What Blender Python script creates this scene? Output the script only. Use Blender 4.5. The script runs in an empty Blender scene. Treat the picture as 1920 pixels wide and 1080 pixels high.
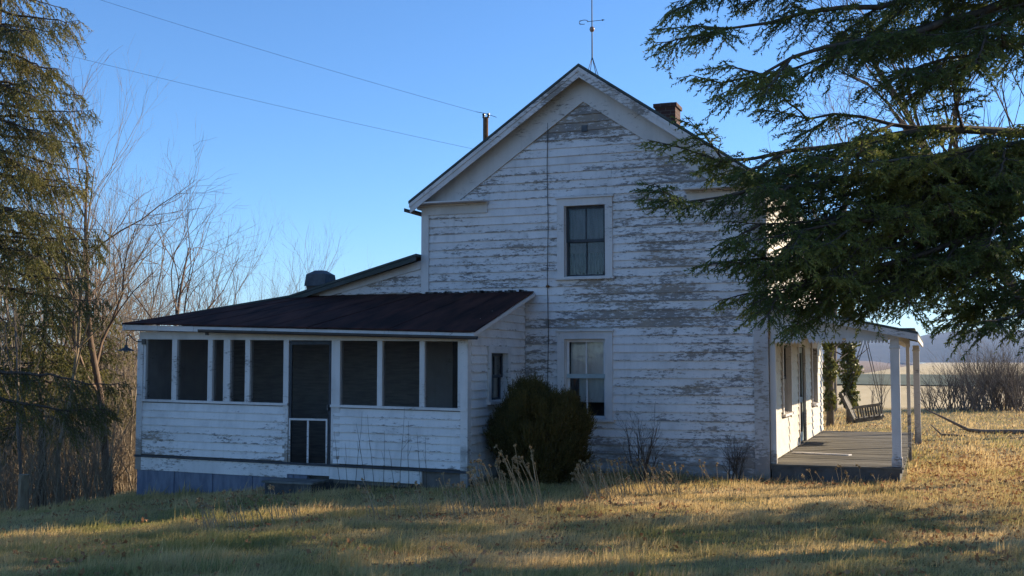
import bpy, math, random
import numpy as np
from mathutils import Vector, Matrix

rng = np.random.default_rng(7)
random.seed(7)
scene = bpy.context.scene
col = scene.collection
rad = math.radians

# ------------------------------------------------------------------ camera, sky, sun, exposure
YAW, PITCH, CZ, FPX = rad(20.6), rad(3.76), 2.1, 2100.0
cam_data = bpy.data.cameras.new('camera')
cam_data.sensor_width = 36.0
cam_data.lens = FPX / 1920 * 36
cam_data.clip_start = 0.1
cam_data.clip_end = 20000
cam = bpy.data.objects.new('camera', cam_data)
cam.location = (0, 0, CZ)
cam.rotation_euler = (math.pi / 2 + PITCH, 0, YAW)
col.objects.link(cam)
scene.camera = cam

SUN_AZ, SUN_EL = rad(42.5), rad(20.5)          # azimuth measured from +X towards +Y
world = bpy.data.worlds.new('World')
scene.world = world
world.use_nodes = True
wn = world.node_tree
wn.nodes.clear()
sky = wn.nodes.new('ShaderNodeTexSky')
sky.sky_type = 'NISHITA'
sky.sun_disc = False
sky.sun_elevation = SUN_EL
sky.sun_rotation = math.pi / 2 - SUN_AZ
sky.altitude = 300
sky.air_density = 1.0
sky.dust_density = 0.0
sky.ozone_density = 7.3
bg = wn.nodes.new('ShaderNodeBackground')
bg.inputs['Strength'].default_value = 0.112
wo = wn.nodes.new('ShaderNodeOutputWorld')
wn.links.new(sky.outputs[0], bg.inputs[0])
wn.links.new(bg.outputs[0], wo.inputs[0])

sun_data = bpy.data.lights.new('sun', 'SUN')
sun_data.energy = 5.0
sun_data.angle = rad(0.55)
sun_data.color = (1.0, 0.84, 0.61)
sun = bpy.data.objects.new('sun', sun_data)
sd = Vector((math.cos(SUN_AZ) * math.cos(SUN_EL), math.sin(SUN_AZ) * math.cos(SUN_EL), math.sin(SUN_EL)))
sun.rotation_euler = sd.to_track_quat('Z', 'Y').to_euler()
sun.location = (30, 20, 30)
col.objects.link(sun)

scene.view_settings.view_transform = 'Standard'
scene.view_settings.look = 'None'
scene.view_settings.gamma = 1
scene.view_settings.exposure = 1.03
scene.cycles.max_bounces = 8
scene.cycles.transparent_max_bounces = 16

# ------------------------------------------------------------------ measuring helpers (house frame: X along gable, Y depth, Z up)
_R = np.array([math.cos(YAW), math.sin(YAW), 0.0])
_H = np.array([-math.sin(YAW), math.cos(YAW), 0.0])
_F = _H * math.cos(PITCH) + np.array([0, 0, math.sin(PITCH)])
_U = -_H * math.sin(PITCH) + np.array([0, 0, math.cos(PITCH)])
_C = np.array([0, 0, CZ])
def at_depth(px, py, d):
    v = _F * FPX + _R * (px - 960) - _U * (py - 540)
    return _C + v * (d / FPX)
def ground_pos(px, d):
    p = _C + (_H * 1.0 + _R * (px - 960) / FPX) * d
    return p[0], p[1]

# ------------------------------------------------------------------ node helpers / materials
class NT:
    def __init__(s, name):
        s.m = bpy.data.materials.new(name)
        s.m.use_nodes = True
        s.t = s.m.node_tree
        s.t.nodes.clear()
        s.out = s.t.nodes.new('ShaderNodeOutputMaterial')
    def n(s, typ, **kw):
        nd = s.t.nodes.new(typ)
        for k, v in kw.items():
            setattr(nd, k, v)
        return nd
    def set(s, sock, v):
        if hasattr(v, 'is_output') or isinstance(v, bpy.types.NodeSocket):
            s.t.links.new(v, sock)
        else:
            if isinstance(v, (tuple, list)) and len(v) == 3 and sock.type == 'RGBA':
                v = (*v, 1)
            sock.default_value = v
    def math(s, op, a, b=0.0, c=None, clamp=False):
        nd = s.n('ShaderNodeMath', operation=op, use_clamp=clamp)
        s.set(nd.inputs[0], a); s.set(nd.inputs[1], b)
        if c is not None: s.set(nd.inputs[2], c)
        return nd.outputs[0]
    def vmul(s, a, v):
        nd = s.n('ShaderNodeVectorMath', operation='MULTIPLY'); s.set(nd.inputs[0], a); nd.inputs[1].default_value = v
        return nd.outputs[0]
    def vadd(s, a, b):
        nd = s.n('ShaderNodeVectorMath', operation='ADD'); s.set(nd.inputs[0], a); s.set(nd.inputs[1], b)
        return nd.outputs[0]
    def pos(s): return s.n('ShaderNodeNewGeometry').outputs['Position']
    def obj(s): return s.n('ShaderNodeTexCoord').outputs['Object']
    def rand(s): return s.n('ShaderNodeObjectInfo').outputs['Random']
    def attr(s, a): return s.n('ShaderNodeAttribute', attribute_name=a).outputs['Fac']
    def noise(s, vec, scale=1.0, detail=4.0, rough=0.55):
        nd = s.n('ShaderNodeTexNoise'); s.set(nd.inputs['Vector'], vec)
        nd.inputs['Scale'].default_value = scale; nd.inputs['Detail'].default_value = detail; nd.inputs['Roughness'].default_value = rough
        return nd.outputs['Fac']
    def ramp(s, fac, a, b):
        nd = s.n('ShaderNodeMapRange', interpolation_type='SMOOTHSTEP'); s.set(nd.inputs[0], fac)
        s.set(nd.inputs[1], a); s.set(nd.inputs[2], b)
        return nd.outputs[0]
    def mix(s, f, a, b):
        nd = s.n('ShaderNodeMix', data_type='RGBA'); s.set(nd.inputs[0], f); s.set(nd.inputs[6], a); s.set(nd.inputs[7], b)
        return nd.outputs[2]
    def bump(s, h, strength=0.3, dist=0.01):
        nd = s.n('ShaderNodeBump'); s.set(nd.inputs['Height'], h)
        nd.inputs['Strength'].default_value = strength; nd.inputs['Distance'].default_value = dist
        return nd.outputs[0]
    def pbr(s, color, rough=0.8, normal=None, metal=0.0, spec=0.3, finish=True):
        p = s.n('ShaderNodeBsdfPrincipled'); s.set(p.inputs['Base Color'], color); s.set(p.inputs['Roughness'], rough)
        p.inputs['Metallic'].default_value = metal; p.inputs['Specular IOR Level'].default_value = spec
        if normal is not None: s.set(p.inputs['Normal'], normal)
        if finish: s.t.links.new(p.outputs[0], s.out.inputs[0])
        return p

def mat_peeling(name, bias=0.0, white=(.74, .70, .685), wood=(.22, .205, .20), stretch=(1.1, 1.1, 6.0), dark_low=True):
    k = NT(name)
    P = k.pos(); r = k.rand()
    sc = k.n('ShaderNodeCombineXYZ')
    for i, q in enumerate((41.0, 23.0, 67.0)): k.set(sc.inputs[i], k.math('MULTIPLY', r, q))
    v1 = k.vadd(k.vmul(P, stretch), sc.outputs[0])
    n1 = k.noise(v1, 1.0, 4, .55)
    n2 = k.math('MULTIPLY', k.noise(k.vadd(k.vmul(P, (9, 9, 30)), sc.outputs[0]), 1.0, 8, .76), 1.2)
    nbig = k.noise(k.vmul(P, (.38, .38, .6)), 1.0, 2)
    z = k.n('ShaderNodeSeparateXYZ'); k.set(z.inputs[0], P)
    low = k.math('SUBTRACT', 1.0, k.ramp(z.outputs[2], 0.1, 1.1)) if dark_low else 0.0
    og = k.n('ShaderNodeSeparateXYZ'); k.set(og.inputs[0], k.n('ShaderNodeTexCoord').outputs['Generated'])
    edge = k.math('SUBTRACT', 1.0, k.ramp(og.outputs[2], .0, .25))      # paint lifts along the lower edge of a board
    w_ = k.math('ADD', k.math('MULTIPLY', nbig, .75), k.math('MULTIPLY', n1, .58))
    w_ = k.math('ADD', w_, k.math('MULTIPLY', r, .10))
    w_ = k.math('ADD', w_, k.math('MULTIPLY', k.ramp(z.outputs[2], 5.9, 6.8), .19))
    w_ = k.math('ADD', w_, k.math('ADD', k.math('MULTIPLY', edge, .09), k.math('MULTIPLY', low, .10)))
    S_ = k.math('ADD', k.math('ADD', n2, w_), bias)
    mask = k.ramp(S_, 1.425, 1.465)
    thin = k.ramp(S_, 1.32, 1.44)                                      # thin chalky paint around the bare wood
    dirt = k.noise(k.vadd(k.vmul(P, (2.2, 2.2, 1.1)), sc.outputs[0]), 1.0, 6, .6)
    streak = k.noise(k.vmul(P, (17, 17, .8)), 1.0, 3)
    wcol = k.mix(k.ramp(dirt, .42, .75), white, tuple(c * .78 for c in white))
    wcol = k.mix(k.math('MULTIPLY', k.ramp(streak, .5, .75), .22), wcol, (.42, .40, .36))
    wcol = k.mix(k.math('MULTIPLY', thin, .30), wcol, tuple(c * .62 for c in white))
    wcol = k.mix(k.math('MULTIPLY', r, .20), wcol, (.50, .475, .465))
    grain = k.noise(k.vmul(P, (5, 5, 120)), 1.0, 3)
    wd = k.mix(grain, tuple(c * .72 for c in wood), tuple(c * 1.3 for c in wood))
    wd = k.mix(k.ramp(dirt, .35, .75), wd, (.33, .27, .215))
    if dark_low:  # darker blotches, denser towards the foot of the wall
        low_blotch = k.math('MULTIPLY', k.ramp(k.math('ADD', k.noise(k.vmul(P, (3, 3, 3)), 1.0, 5), k.math('MULTIPLY', low, .34)), .62, .86), .7)
        wcol = k.mix(low_blotch, wcol, (.17, .165, .155))
    c = k.mix(mask, wcol, wd)
    h = k.math('SUBTRACT', k.math('MULTIPLY', n2, .2), k.math('MULTIPLY', mask, .5))
    k.pbr(c, k.math('ADD', k.math('MULTIPLY', mask, .3), .55), k.bump(h, .5, .004), spec=.25)
    return k.m

def mat_simple(name, c1, c2, scale=3.0, rough=.8, stretch=(1, 1, 1), metal=0.0, bumpd=0.0, objrand=0.0, spec=.3, detail=5):
    k = NT(name)
    v = k.vmul(k.pos(), stretch)
    n = k.noise(v, scale, detail, .6)
    c = k.mix(k.ramp(n, .3, .7), c1, c2)
    if objrand:
        c = k.mix(k.math('MULTIPLY', k.rand(), objrand), c, tuple(x * .4 for x in c1))
    k.pbr(c, rough, k.bump(n, .5, bumpd) if bumpd else None, metal, spec)
    return k.m

def mat_tint(name, cols, rough=.7, trans=0.3, spec=.2, nscale=.6):
    """leaf / grass / needle: colour from a per-blade tint value, with translucency"""
    k = NT(name)
    t = k.attr('tint')
    n = k.noise(k.pos(), nscale, 3)
    f = k.math('ADD', k.math('MULTIPLY', t, .6), k.math('MULTIPLY', k.ramp(n, .3, .7), .4))
    r = k.n('ShaderNodeValToRGB'); k.set(r.inputs[0], f)
    el = r.color_ramp.elements
    while len(el) < len(cols): el.new(.5)
    for i, c in enumerate(cols):
        el[i].position = i / (len(cols) - 1); el[i].color = (*c, 1)
    p = k.pbr(r.outputs[0], rough, spec=spec, finish=False)
    tr = k.n('ShaderNodeBsdfTranslucent'); k.set(tr.inputs[0], r.outputs[0])
    mx = k.n('ShaderNodeMixShader'); mx.inputs[0].default_value = trans
    k.t.links.new(p.outputs[0], mx.inputs[1]); k.t.links.new(tr.outputs[0], mx.inputs[2]); k.t.links.new(mx.outputs[0], k.out.inputs[0])
    return k.m

M = {}
M['clap'] = mat_peeling('peeling_white_clapboard', 0.025)
M['trim'] = mat_peeling('peeling_white_trim', -.075, white=(.66, .62, .60), stretch=(2.2, 2.2, 2.2))
M['clap_add'] = mat_peeling('white_clapboard_addition', -.07, white=(.74, .70, .68), dark_low=False)
M['clap_sun'] = mat_peeling('white_clapboard_porch', -.10, white=(.60, .545, .45), dark_low=False)
M['grey_trim'] = mat_peeling('greyed_corner_board', .05, white=(.50, .47, .46), stretch=(3, 3, .9))
M['roof_metal'] = mat_simple('rusted_brown_roof_metal', (.026, .015, .014), (.085, .036, .028), 2.2, .9, (1.6, .25, 1), 0, .004, spec=.06)
M['roof_dark'] = mat_simple('dark_green_roof', (.045, .06, .055), (.075, .085, .08), 2.5, .75)
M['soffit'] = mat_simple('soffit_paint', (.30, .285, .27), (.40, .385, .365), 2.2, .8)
M['frieze'] = mat_peeling('frieze_paint', -.20, white=(.62, .585, .56), stretch=(1.5, 1.5, 1.5))
M['sheath'] = mat_simple('dark_sheathing', (.10, .09, .08), (.17, .15, .135), 3, .9)
M['found'] = mat_simple('blue_grey_painted_foundation', (.105, .12, .165), (.18, .20, .25), 3.5, .9, (2.5, 2.5, .6), 0, .01)
M['found_dark'] = mat_simple('dark_stone_footing', (.05, .05, .05), (.13, .12, .11), 4, .95, bumpd=.03)
M['sash'] = mat_simple('dark_window_sash', (.028, .034, .042), (.055, .06, .07), 6, .6)
M['sash_white'] = mat_peeling('white_window_sash', -.08, stretch=(3, 3, 3))
M['sash_green'] = mat_simple('green_grey_rail', (.30, .37, .38), (.42, .48, .48), 6, .65)
M['curtain'] = mat_simple('pale_window_shade', (.55, .53, .50), (.68, .66, .62), 3, .9, (6, 6, 1))
M['blind_dim'] = mat_simple('mauve_grey_blind', (.13, .11, .115), (.18, .155, .16), 3, .9, (6, 6, 1))
M['curtain_dim'] = mat_simple('grey_curtain', (.07, .07, .08), (.20, .20, .215), 2.5, .9, (14, 14, 1.5))
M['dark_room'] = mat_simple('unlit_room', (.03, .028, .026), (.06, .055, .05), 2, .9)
M['porch_in'] = mat_simple('porch_inner_boards', (.26, .24, .21), (.40, .37, .33), 3, .85, (1, 1, 8))
M['floor'] = mat_simple('porch_floor', (.12, .11, .10), (.2, .19, .17), 3, .85)
M['gutter'] = mat_simple('dark_gutter', (.03, .028, .028), (.06, .05, .045), 4, .5, spec=.4)
M['deck'] = mat_simple('grey_deck', (.10, .09, .074), (.20, .18, .148), 2.2, .9, (1, 3, 1), 0, .006, objrand=.5)
M['deck_face'] = mat_simple('dark_deck_face', (.06, .058, .055), (.12, .115, .11), 3.5, .9, bumpd=.01)
M['concrete'] = mat_simple('mossy_step', (.09, .09, .08), (.19, .185, .17), 4, .9, bumpd=.01)
M['rust'] = mat_simple('rusted_pipe', (.10, .045, .018), (.22, .10, .04), 9, .85)
M['iron'] = mat_simple('dark_iron', (.045, .05, .055), (.09, .09, .09), 9, .55, metal=.4)
M['black'] = mat_simple('black_insulator', (.012, .012, .014), (.03, .03, .03), 8, .35, spec=.5)
M['ball'] = mat_simple('old_glass_ball', (.22, .12, .08), (.32, .2, .14), 8, .25, spec=.6)
M['galv'] = mat_simple('weathered_sheet_metal', (.05, .06, .072), (.09, .105, .12), 5, .7)
M['bark'] = mat_simple('grey_brown_bark', (.11, .088, .068), (.21, .17, .135), 6, .95, (3, 3, .8), 0, .02)
M['bark_dark'] = mat_simple('dark_conifer_bark', (.05, .04, .032), (.11, .085, .065), 6, .95, (3, 3, .8), 0, .02)
M['bark_tan'] = mat_simple('tan_sunlit_bark', (.19, .14, .09), (.32, .25, .165), 5, .95, (3, 3, .8))
M['bark_rose'] = mat_simple('reddish_grey_bark', (.11, .072, .05), (.20, .14, .10), 5, .95, (3, 3, .8))
M['twig'] = mat_simple('brown_twig', (.11, .078, .055), (.19, .14, .10), 3, .9)
M['swing_wood'] = mat_simple('greyed_white_swing_wood', (.11, .10, .09), (.26, .245, .225), 9, .85)
M['white_wood'] = mat_peeling('worn_white_wood', .0, stretch=(4, 4, 4), dark_low=False)
M['needle_r'] = mat_tint('dark_green_needles', [(.04, .068, .028), (.11, .145, .04), (.33, .31, .07)], .6, .45, .25)
M['needle_l'] = mat_tint('olive_green_needles', [(.05, .058, .022), (.13, .125, .035), (.28, .225, .06)], .6, .35, .25)
M['needle_bush'] = mat_tint('brown_olive_needles', [(.035, .032, .012), (.09, .075, .022), (.20, .125, .032)], .7, .2, .15)
M['ivy'] = mat_tint('ivy_leaf', [(.05, .07, .02), (.13, .14, .035), (.26, .23, .07)], .5, .25, .3)
M['grass'] = mat_tint('dry_and_green_grass', [(.075, .12, .038), (.31, .285, .10), (.61, .44, .20), (.76, .565, .30)], .85, .45, .1, .55)
M['leaf'] = mat_tint('fallen_leaf', [(.20, .09, .04), (.36, .17, .075), (.5, .28, .14)], .8, .2, .15)
M['weed'] = mat_tint('dry_weed_stalk', [(.20, .14, .075), (.34, .25, .14), (.42, .32, .2)], .85, .2, .1)

def make_ground_mat():
    k = NT('lawn_and_field_soil')
    P = k.pos()
    s = k.n('ShaderNodeSeparateXYZ'); k.set(s.inputs[0], P)
    n1 = k.noise(P, .35, 5); n2 = k.noise(P, 3.0, 5); n3 = k.noise(P, 22, 3)
    lawn = k.mix(k.ramp(n1, .35, .65), (.13, .13, .05), (.27, .20, .10))
    lawn = k.mix(k.math('MULTIPLY', k.ramp(n2, .4, .7), .6), lawn, (.34, .25, .13))
    lawn = k.mix(k.math('MULTIPLY', k.ramp(n3, .45, .6), .5), lawn, (.10, .08, .04))
    field = k.mix(k.ramp(k.noise(k.vmul(P, (.4, .05, 1)), 1.0, 5), .3, .7), (.52, .41, .23), (.62, .50, .30))
    field = k.mix(k.math('MULTIPLY', k.ramp(n2, .4, .7), .3), field, (.42, .32, .18))
    ff = k.ramp(k.math('ADD', s.outputs[1], k.math('MULTIPLY', n2, 3)), 50, 56)
    c = k.mix(ff, lawn, field)
    woods = k.mix(n2, (.17, .11, .06), (.28, .19, .11))
    fw = k.math('SUBTRACT', 1.0, k.ramp(k.math('ADD', s.outputs[0], k.math('MULTIPLY', n1, 3)), -18.5, -14.5))
    c = k.mix(fw, c, woods)
    k.pbr(c, .95, k.bump(n3, .6, .03), spec=.1)
    return k.m
M['ground'] = make_ground_mat()
M['strip'] = mat_simple('dark_green_strip', (.055, .075, .045), (.085, .10, .06), .05, .95)  # darker green for the band across the far field
M['hill'] = mat_simple('wooded_hill', (.045, .05, .045), (.08, .075, .07), .02, .95)

def make_screen_mat():
    k = NT('old_insect_screen')
    d = k.n('ShaderNodeBsdfDiffuse')
    n = k.noise(k.pos(), 3.0, 4)
    k.set(d.inputs[0], k.mix(n, (.03, .026, .024), (.06, .053, .048)))
    t = k.n('ShaderNodeBsdfTransparent')
    mx = k.n('ShaderNodeMixShader'); k.set(mx.inputs[0], k.math('ADD', k.math('MULTIPLY', k.noise(k.pos(), 2.2, 4), .36), .30))
    k.t.links.new(t.outputs[0], mx.inputs[1]); k.t.links.new(d.outputs[0], mx.inputs[2]); k.t.links.new(mx.outputs[0], k.out.inputs[0])
    return k.m
M['screen'] = make_screen_mat()
def make_glass_mat():
    k = NT('old_window_glass')
    g = k.n('ShaderNodeBsdfGlossy'); g.inputs['Roughness'].default_value = .04
    nb = k.bump(k.noise(k.pos(), 5, 2), .12, .01); k.set(g.inputs['Normal'], nb)
    t = k.n('ShaderNodeBsdfTransparent'); t.inputs[0].default_value = (.88, .9, .9, 1)
    fr = k.n('ShaderNodeFresnel'); fr.inputs[0].default_value = 1.5
    mx = k.n('ShaderNodeMixShader'); k.set(mx.inputs[0], fr.outputs[0])
    k.t.links.new(t.outputs[0], mx.inputs[1]); k.t.links.new(g.outputs[0], mx.inputs[2]); k.t.links.new(mx.outputs[0], k.out.inputs[0])
    return k.m
M['glass'] = make_glass_mat()
def make_brick_mat():
    k = NT('old_red_brick')
    b = k.n('ShaderNodeTexBrick')
    k.set(b.inputs['Vector'], k.vadd(k.n('ShaderNodeTexCoord').outputs['UV'], (0, 0, 0)))
    k.set(b.inputs['Color1'], (.085, .032, .026)); k.set(b.inputs['Color2'], (.055, .024, .02)); k.set(b.inputs['Mortar'], (.12, .10, .09))
    b.inputs['Scale'].default_value = 1; b.inputs['Mortar Size'].default_value = .008; b.inputs['Brick Width'].default_value = .21; b.inputs['Row Height'].default_value = .075
    k.pbr(k.mix(k.math('MULTIPLY', k.noise(k.pos(), 7, 4), .5), b.outputs[0], (.06, .035, .03)), .9)
    return k.m
M['brick'] = make_brick_mat()

# ------------------------------------------------------------------ mesh builder
class MB:
    def __init__(s): s.v = []; s.f = []
    def quad(s, *p):
        i = len(s.v); s.v += [tuple(map(float, q)) for q in p]; s.f.append(tuple(range(i, i + len(p)))); return s
    def box(s, x0, x1, y0, y1, z0, z1):
        x0, x1 = min(x0, x1), max(x0, x1); y0, y1 = min(y0, y1), max(y0, y1); z0, z1 = min(z0, z1), max(z0, z1)
        return s.hexa([(x0, y0, z0), (x1, y0, z0), (x1, y1, z0), (x0, y1, z0), (x0, y0, z1), (x1, y0, z1), (x1, y1, z1), (x0, y1, z1)])
    def hexa(s, c):
        i = len(s.v); s.v += [tuple(map(float, q)) for q in c]
        for f in ((0, 3, 2, 1), (4, 5, 6, 7), (0, 1, 5, 4), (1, 2, 6, 5), (2, 3, 7, 6), (3, 0, 4, 7)):
            s.f.append(tuple(i + q for q in f))
        return s
    def prism(s, pts, off):
        """polygon pts extruded by vector off"""
        n = len(pts); i = len(s.v); off = Vector(off)
        s.v += [tuple(map(float, p)) for p in pts] + [tuple(Vector(p) + off) for p in pts]
        s.f.append(tuple(range(i, i + n))[::-1]); s.f.append(tuple(range(i + n, i + 2 * n)))
        for a in range(n):
            b = (a + 1) % n; s.f.append((i + a, i + b, i + n + b, i + n + a))
        return s
    def tube(s, pts, r, n=6, cap=True):
        pts = [Vector(p) for p in pts]
        rs = r if isinstance(r, (list, tuple)) else [r] * len(pts)
        i0 = len(s.v)
        up = Vector((0, 0, 1))
        for j, p in enumerate(pts):
            t = (pts[min(j + 1, len(pts) - 1)] - pts[max(j - 1, 0)]).normalized()
            a = t.cross(up) if abs(t.z) < .95 else t.cross(Vector((1, 0, 0)))
            a.normalize(); b = t.cross(a)
            for q in range(n):
                an = 2 * math.pi * q / n
                s.v.append(tuple(p + (a * math.cos(an) + b * math.sin(an)) * rs[j]))
        for j in range(len(pts) - 1):
            for q in range(n):
                w = (q + 1) % n
                s.f.append((i0 + j * n + q, i0 + j * n + w, i0 + (j + 1) * n + w, i0 + (j + 1) * n + q))
        if cap:
            s.f.append(tuple(i0 + q for q in range(n))[::-1]); s.f.append(tuple(i0 + (len(pts) - 1) * n + q for q in range(n)))
        return s
    def lathe(s, c, prof, n=16):
        c = Vector(c); i0 = len(s.v)
        for r, z in prof:
            for q in range(n):
                an = 2 * math.pi * q / n; s.v.append((c.x + r * math.cos(an), c.y + r * math.sin(an), c.z + z))
        for j in range(len(prof) - 1):
            for q in range(n):
                w = (q + 1) % n; s.f.append((i0 + j * n + q, i0 + j * n + w, i0 + (j + 1) * n + w, i0 + (j + 1) * n + q))
        return s
    def mesh(s, name, smooth=False):
        me = bpy.data.meshes.new(name); me.from_pydata(s.v, [], s.f); me.update()
        if smooth: me.polygons.foreach_set('use_smooth', [True] * len(me.polygons))
        return me

def tri_mesh(name, V, tint=None, per=3):
    """V: (n, per, 3) array of separate faces"""
    n = V.shape[0]
    me = bpy.data.meshes.new(name)
    me.vertices.add(n * per); me.vertices.foreach_set('co', np.ascontiguousarray(V, dtype=np.float32).ravel())
    me.loops.add(n * per); me.loops.foreach_set('vertex_index', np.arange(n * per, dtype=np.int32))
    me.polygons.add(n); me.polygons.foreach_set('loop_start', np.arange(0, n * per, per, dtype=np.int32))
    me.update(calc_edges=True)
    if tint is not None:
        a = me.attributes.new('tint', 'FLOAT', 'POINT')
        a.data.foreach_set('value', np.repeat(np.asarray(tint, dtype=np.float32), per))
    return me

def tubes_mesh(name, segs, n=4):
    """segs: array (m, 8) p0 p1 r0 r1 -> open prisms"""
    S = np.asarray(segs, dtype=np.float64)
    p0, p1, r0, r1 = S[:, 0:3], S[:, 3:6], S[:, 6:7], S[:, 7:8]
    t = p1 - p0; t /= np.linalg.norm(t, axis=1, keepdims=True) + 1e-9
    ref = np.where(np.abs(t[:, 2:3]) < .9, np.array([[0, 0, 1.]]), np.array([[1., 0, 0]]))
    a = np.cross(t, ref); a /= np.linalg.norm(a, axis=1, keepdims=True) + 1e-9
    b = np.cross(t, a); m = len(S)
    V = np.zeros((m, 2 * n, 3))
    for q in range(n):
        an = 2 * math.pi * q / n; d = a * math.cos(an) + b * math.sin(an)
        V[:, q] = p0 + d * r0; V[:, n + q] = p1 + d * r1
    idx = []
    for q in range(n):
        w = (q + 1) % n; idx.append([q, w, n + w, n + q])
    I = (np.array(idx)[None] + (np.arange(m) * 2 * n)[:, None, None]).reshape(-1, 4)
    me = bpy.data.meshes.new(name)
    me.vertices.add(m * 2 * n); me.vertices.foreach_set('co', V.astype(np.float32).ravel())
    me.loops.add(I.size); me.loops.foreach_set('vertex_index', I.astype(np.int32).ravel())
    me.polygons.add(len(I)); me.polygons.foreach_set('loop_start', np.arange(0, I.size, 4, dtype=np.int32))
    me.polygons.foreach_set('use_smooth', np.ones(len(I), dtype=bool))
    me.update(calc_edges=True)
    return me

# ------------------------------------------------------------------ object helpers
def link(name, data, mat=None, parent=None, loc=None):
    o = bpy.data.objects.new(name, data)
    if mat is not None and data is not None and not data.materials: data.materials.append(M[mat] if isinstance(mat, str) else mat)
    col.objects.link(o)
    if parent is not None: o.parent = parent
    if loc is not None: o.location = loc
    return o
def tag(o, label, cat, group=None):
    o['label'] = label; o['category'] = cat
    if group: o['group'] = group
    return o
def thing(name, label, cat, loc, group=None):
    return tag(link(name, None, loc=loc), label, cat, group)
def part(name, mb, mat, parent, smooth=False, label=None):
    """mesh given in world coordinates, parented (any level)"""
    me = mb.mesh(name, smooth) if isinstance(mb, MB) else mb
    o = link(name, me, mat, parent)
    w = Vector((0, 0, 0)); p = parent
    while p is not None: w += p.location; p = p.parent
    o.location = -w
    if label: o['label'] = label
    return o
def structure(name, me, mat):
    o = link(name, me, mat); o['kind'] = 'structure'; return o
def copy_tree(src, parent=None):
    c = src.copy(); col.objects.link(c); c.parent = parent
    for ch in src.children: copy_tree(ch, c)
    return c
def sstep(x, a, b):
    t = np.clip((x - a) / (b - a), 0, 1); return t * t * (3 - 2 * t)

# ------------------------------------------------------------------ ground
def gz(x, y):
    x = np.asarray(x, float); y = np.asarray(y, float)
    z = .04 - .062 * np.maximum(-7.0 - x, 0) - .12 * np.maximum(-14.0 - x, 0)
    z = np.maximum(z, -5.0 + .0 * x)
    z = z + 9.0 * sstep(-x, 60, 150) * (y > -1e9)
    z = z + .36 * (1 - sstep(y, 2, 15))
    z = z + .035 * np.sin(x * .9 + 1.3) * np.sin(y * .7) * (1 - sstep(np.hypot(x, y - 12), 14, 30)) * .8
    return z
def G1(x, y): return float(gz(x, y))

def axis(lo, hi, c0, c1, fine, grow):
    a = list(np.arange(c0, c1 + 1e-6, fine)); s = fine; q = c1
    while q < hi: s *= grow; q = min(q + s, hi); a.append(q)
    s = fine; q = c0; b = []
    while q > lo: s *= grow; q = max(q - s, lo); b.append(q)
    return np.array(b[::-1] + a)
gx = axis(-2600, 2600, -20, 8, .4, 1.18); gy = axis(-900, 5200, 0, 34, .4, 1.18)
XX, YY = np.meshgrid(gx, gy); ZZ = gz(XX, YY)
nx, ny = len(gx), len(gy)
I = np.arange(nx * ny).reshape(ny, nx)
fa = np.stack([I[:-1, :-1], I[:-1, 1:], I[1:, 1:], I[1:, :-1]], -1).reshape(-1, 4)
me = bpy.data.meshes.new('ground'); me.from_pydata(np.stack([XX, YY, ZZ], -1).reshape(-1, 3).tolist(), [], fa.tolist())
me.polygons.foreach_set('use_smooth', [True] * len(me.polygons)); me.update()
structure('ground', me, 'ground')
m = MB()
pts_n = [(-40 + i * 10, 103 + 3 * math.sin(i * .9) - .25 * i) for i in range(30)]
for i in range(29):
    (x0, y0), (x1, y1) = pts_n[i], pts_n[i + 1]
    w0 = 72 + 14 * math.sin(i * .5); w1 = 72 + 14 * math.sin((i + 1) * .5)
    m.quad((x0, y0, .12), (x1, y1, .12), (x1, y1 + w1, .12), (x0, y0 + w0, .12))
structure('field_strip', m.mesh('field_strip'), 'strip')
# far wooded hills
hx = np.linspace(-1500, 2400, 90)
hh = 62 + 20 * np.sin(hx / 430 + .7) + 9 * np.sin(hx / 170) + 5 * np.sin(hx / 61) + rng.normal(0, 1.0, 90)
V = []; Fc = []
for i in range(90):
    for j, (dy, q) in enumerate(((0, 0), (120, .45), (260, .8), (420, 1.0), (700, .9), (1100, 0))):
        V.append((hx[i] + rng.normal(0, 5), 2750 + dy + 120 * math.sin(hx[i] / 500), hh[i] * q - .5 + (rng.normal(0, 1.2) if 0 < q else 0)))
for i in range(89):
    for j in range(5):
        a = i * 6 + j; Fc.append((a, a + 6, a + 7, a + 1))
me = bpy.data.meshes.new('hill'); me.from_pydata(V, [], Fc); me.polygons.foreach_set('use_smooth', [True] * len(me.polygons)); me.update()
structure('hill', me, 'hill')

# ------------------------------------------------------------------ farmhouse
GY, YF, YB = 20.07, 17.27, 30.2
XL, XR = -9.42, -2.75
XA0, XA1 = -13.97, -7.29
XC = (XL + XR) / 2
house = thing('farmhouse', 'abandoned two storey farmhouse with peeling white clapboards, screened porch and gable', 'house', (XC, GY, 0))

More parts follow.
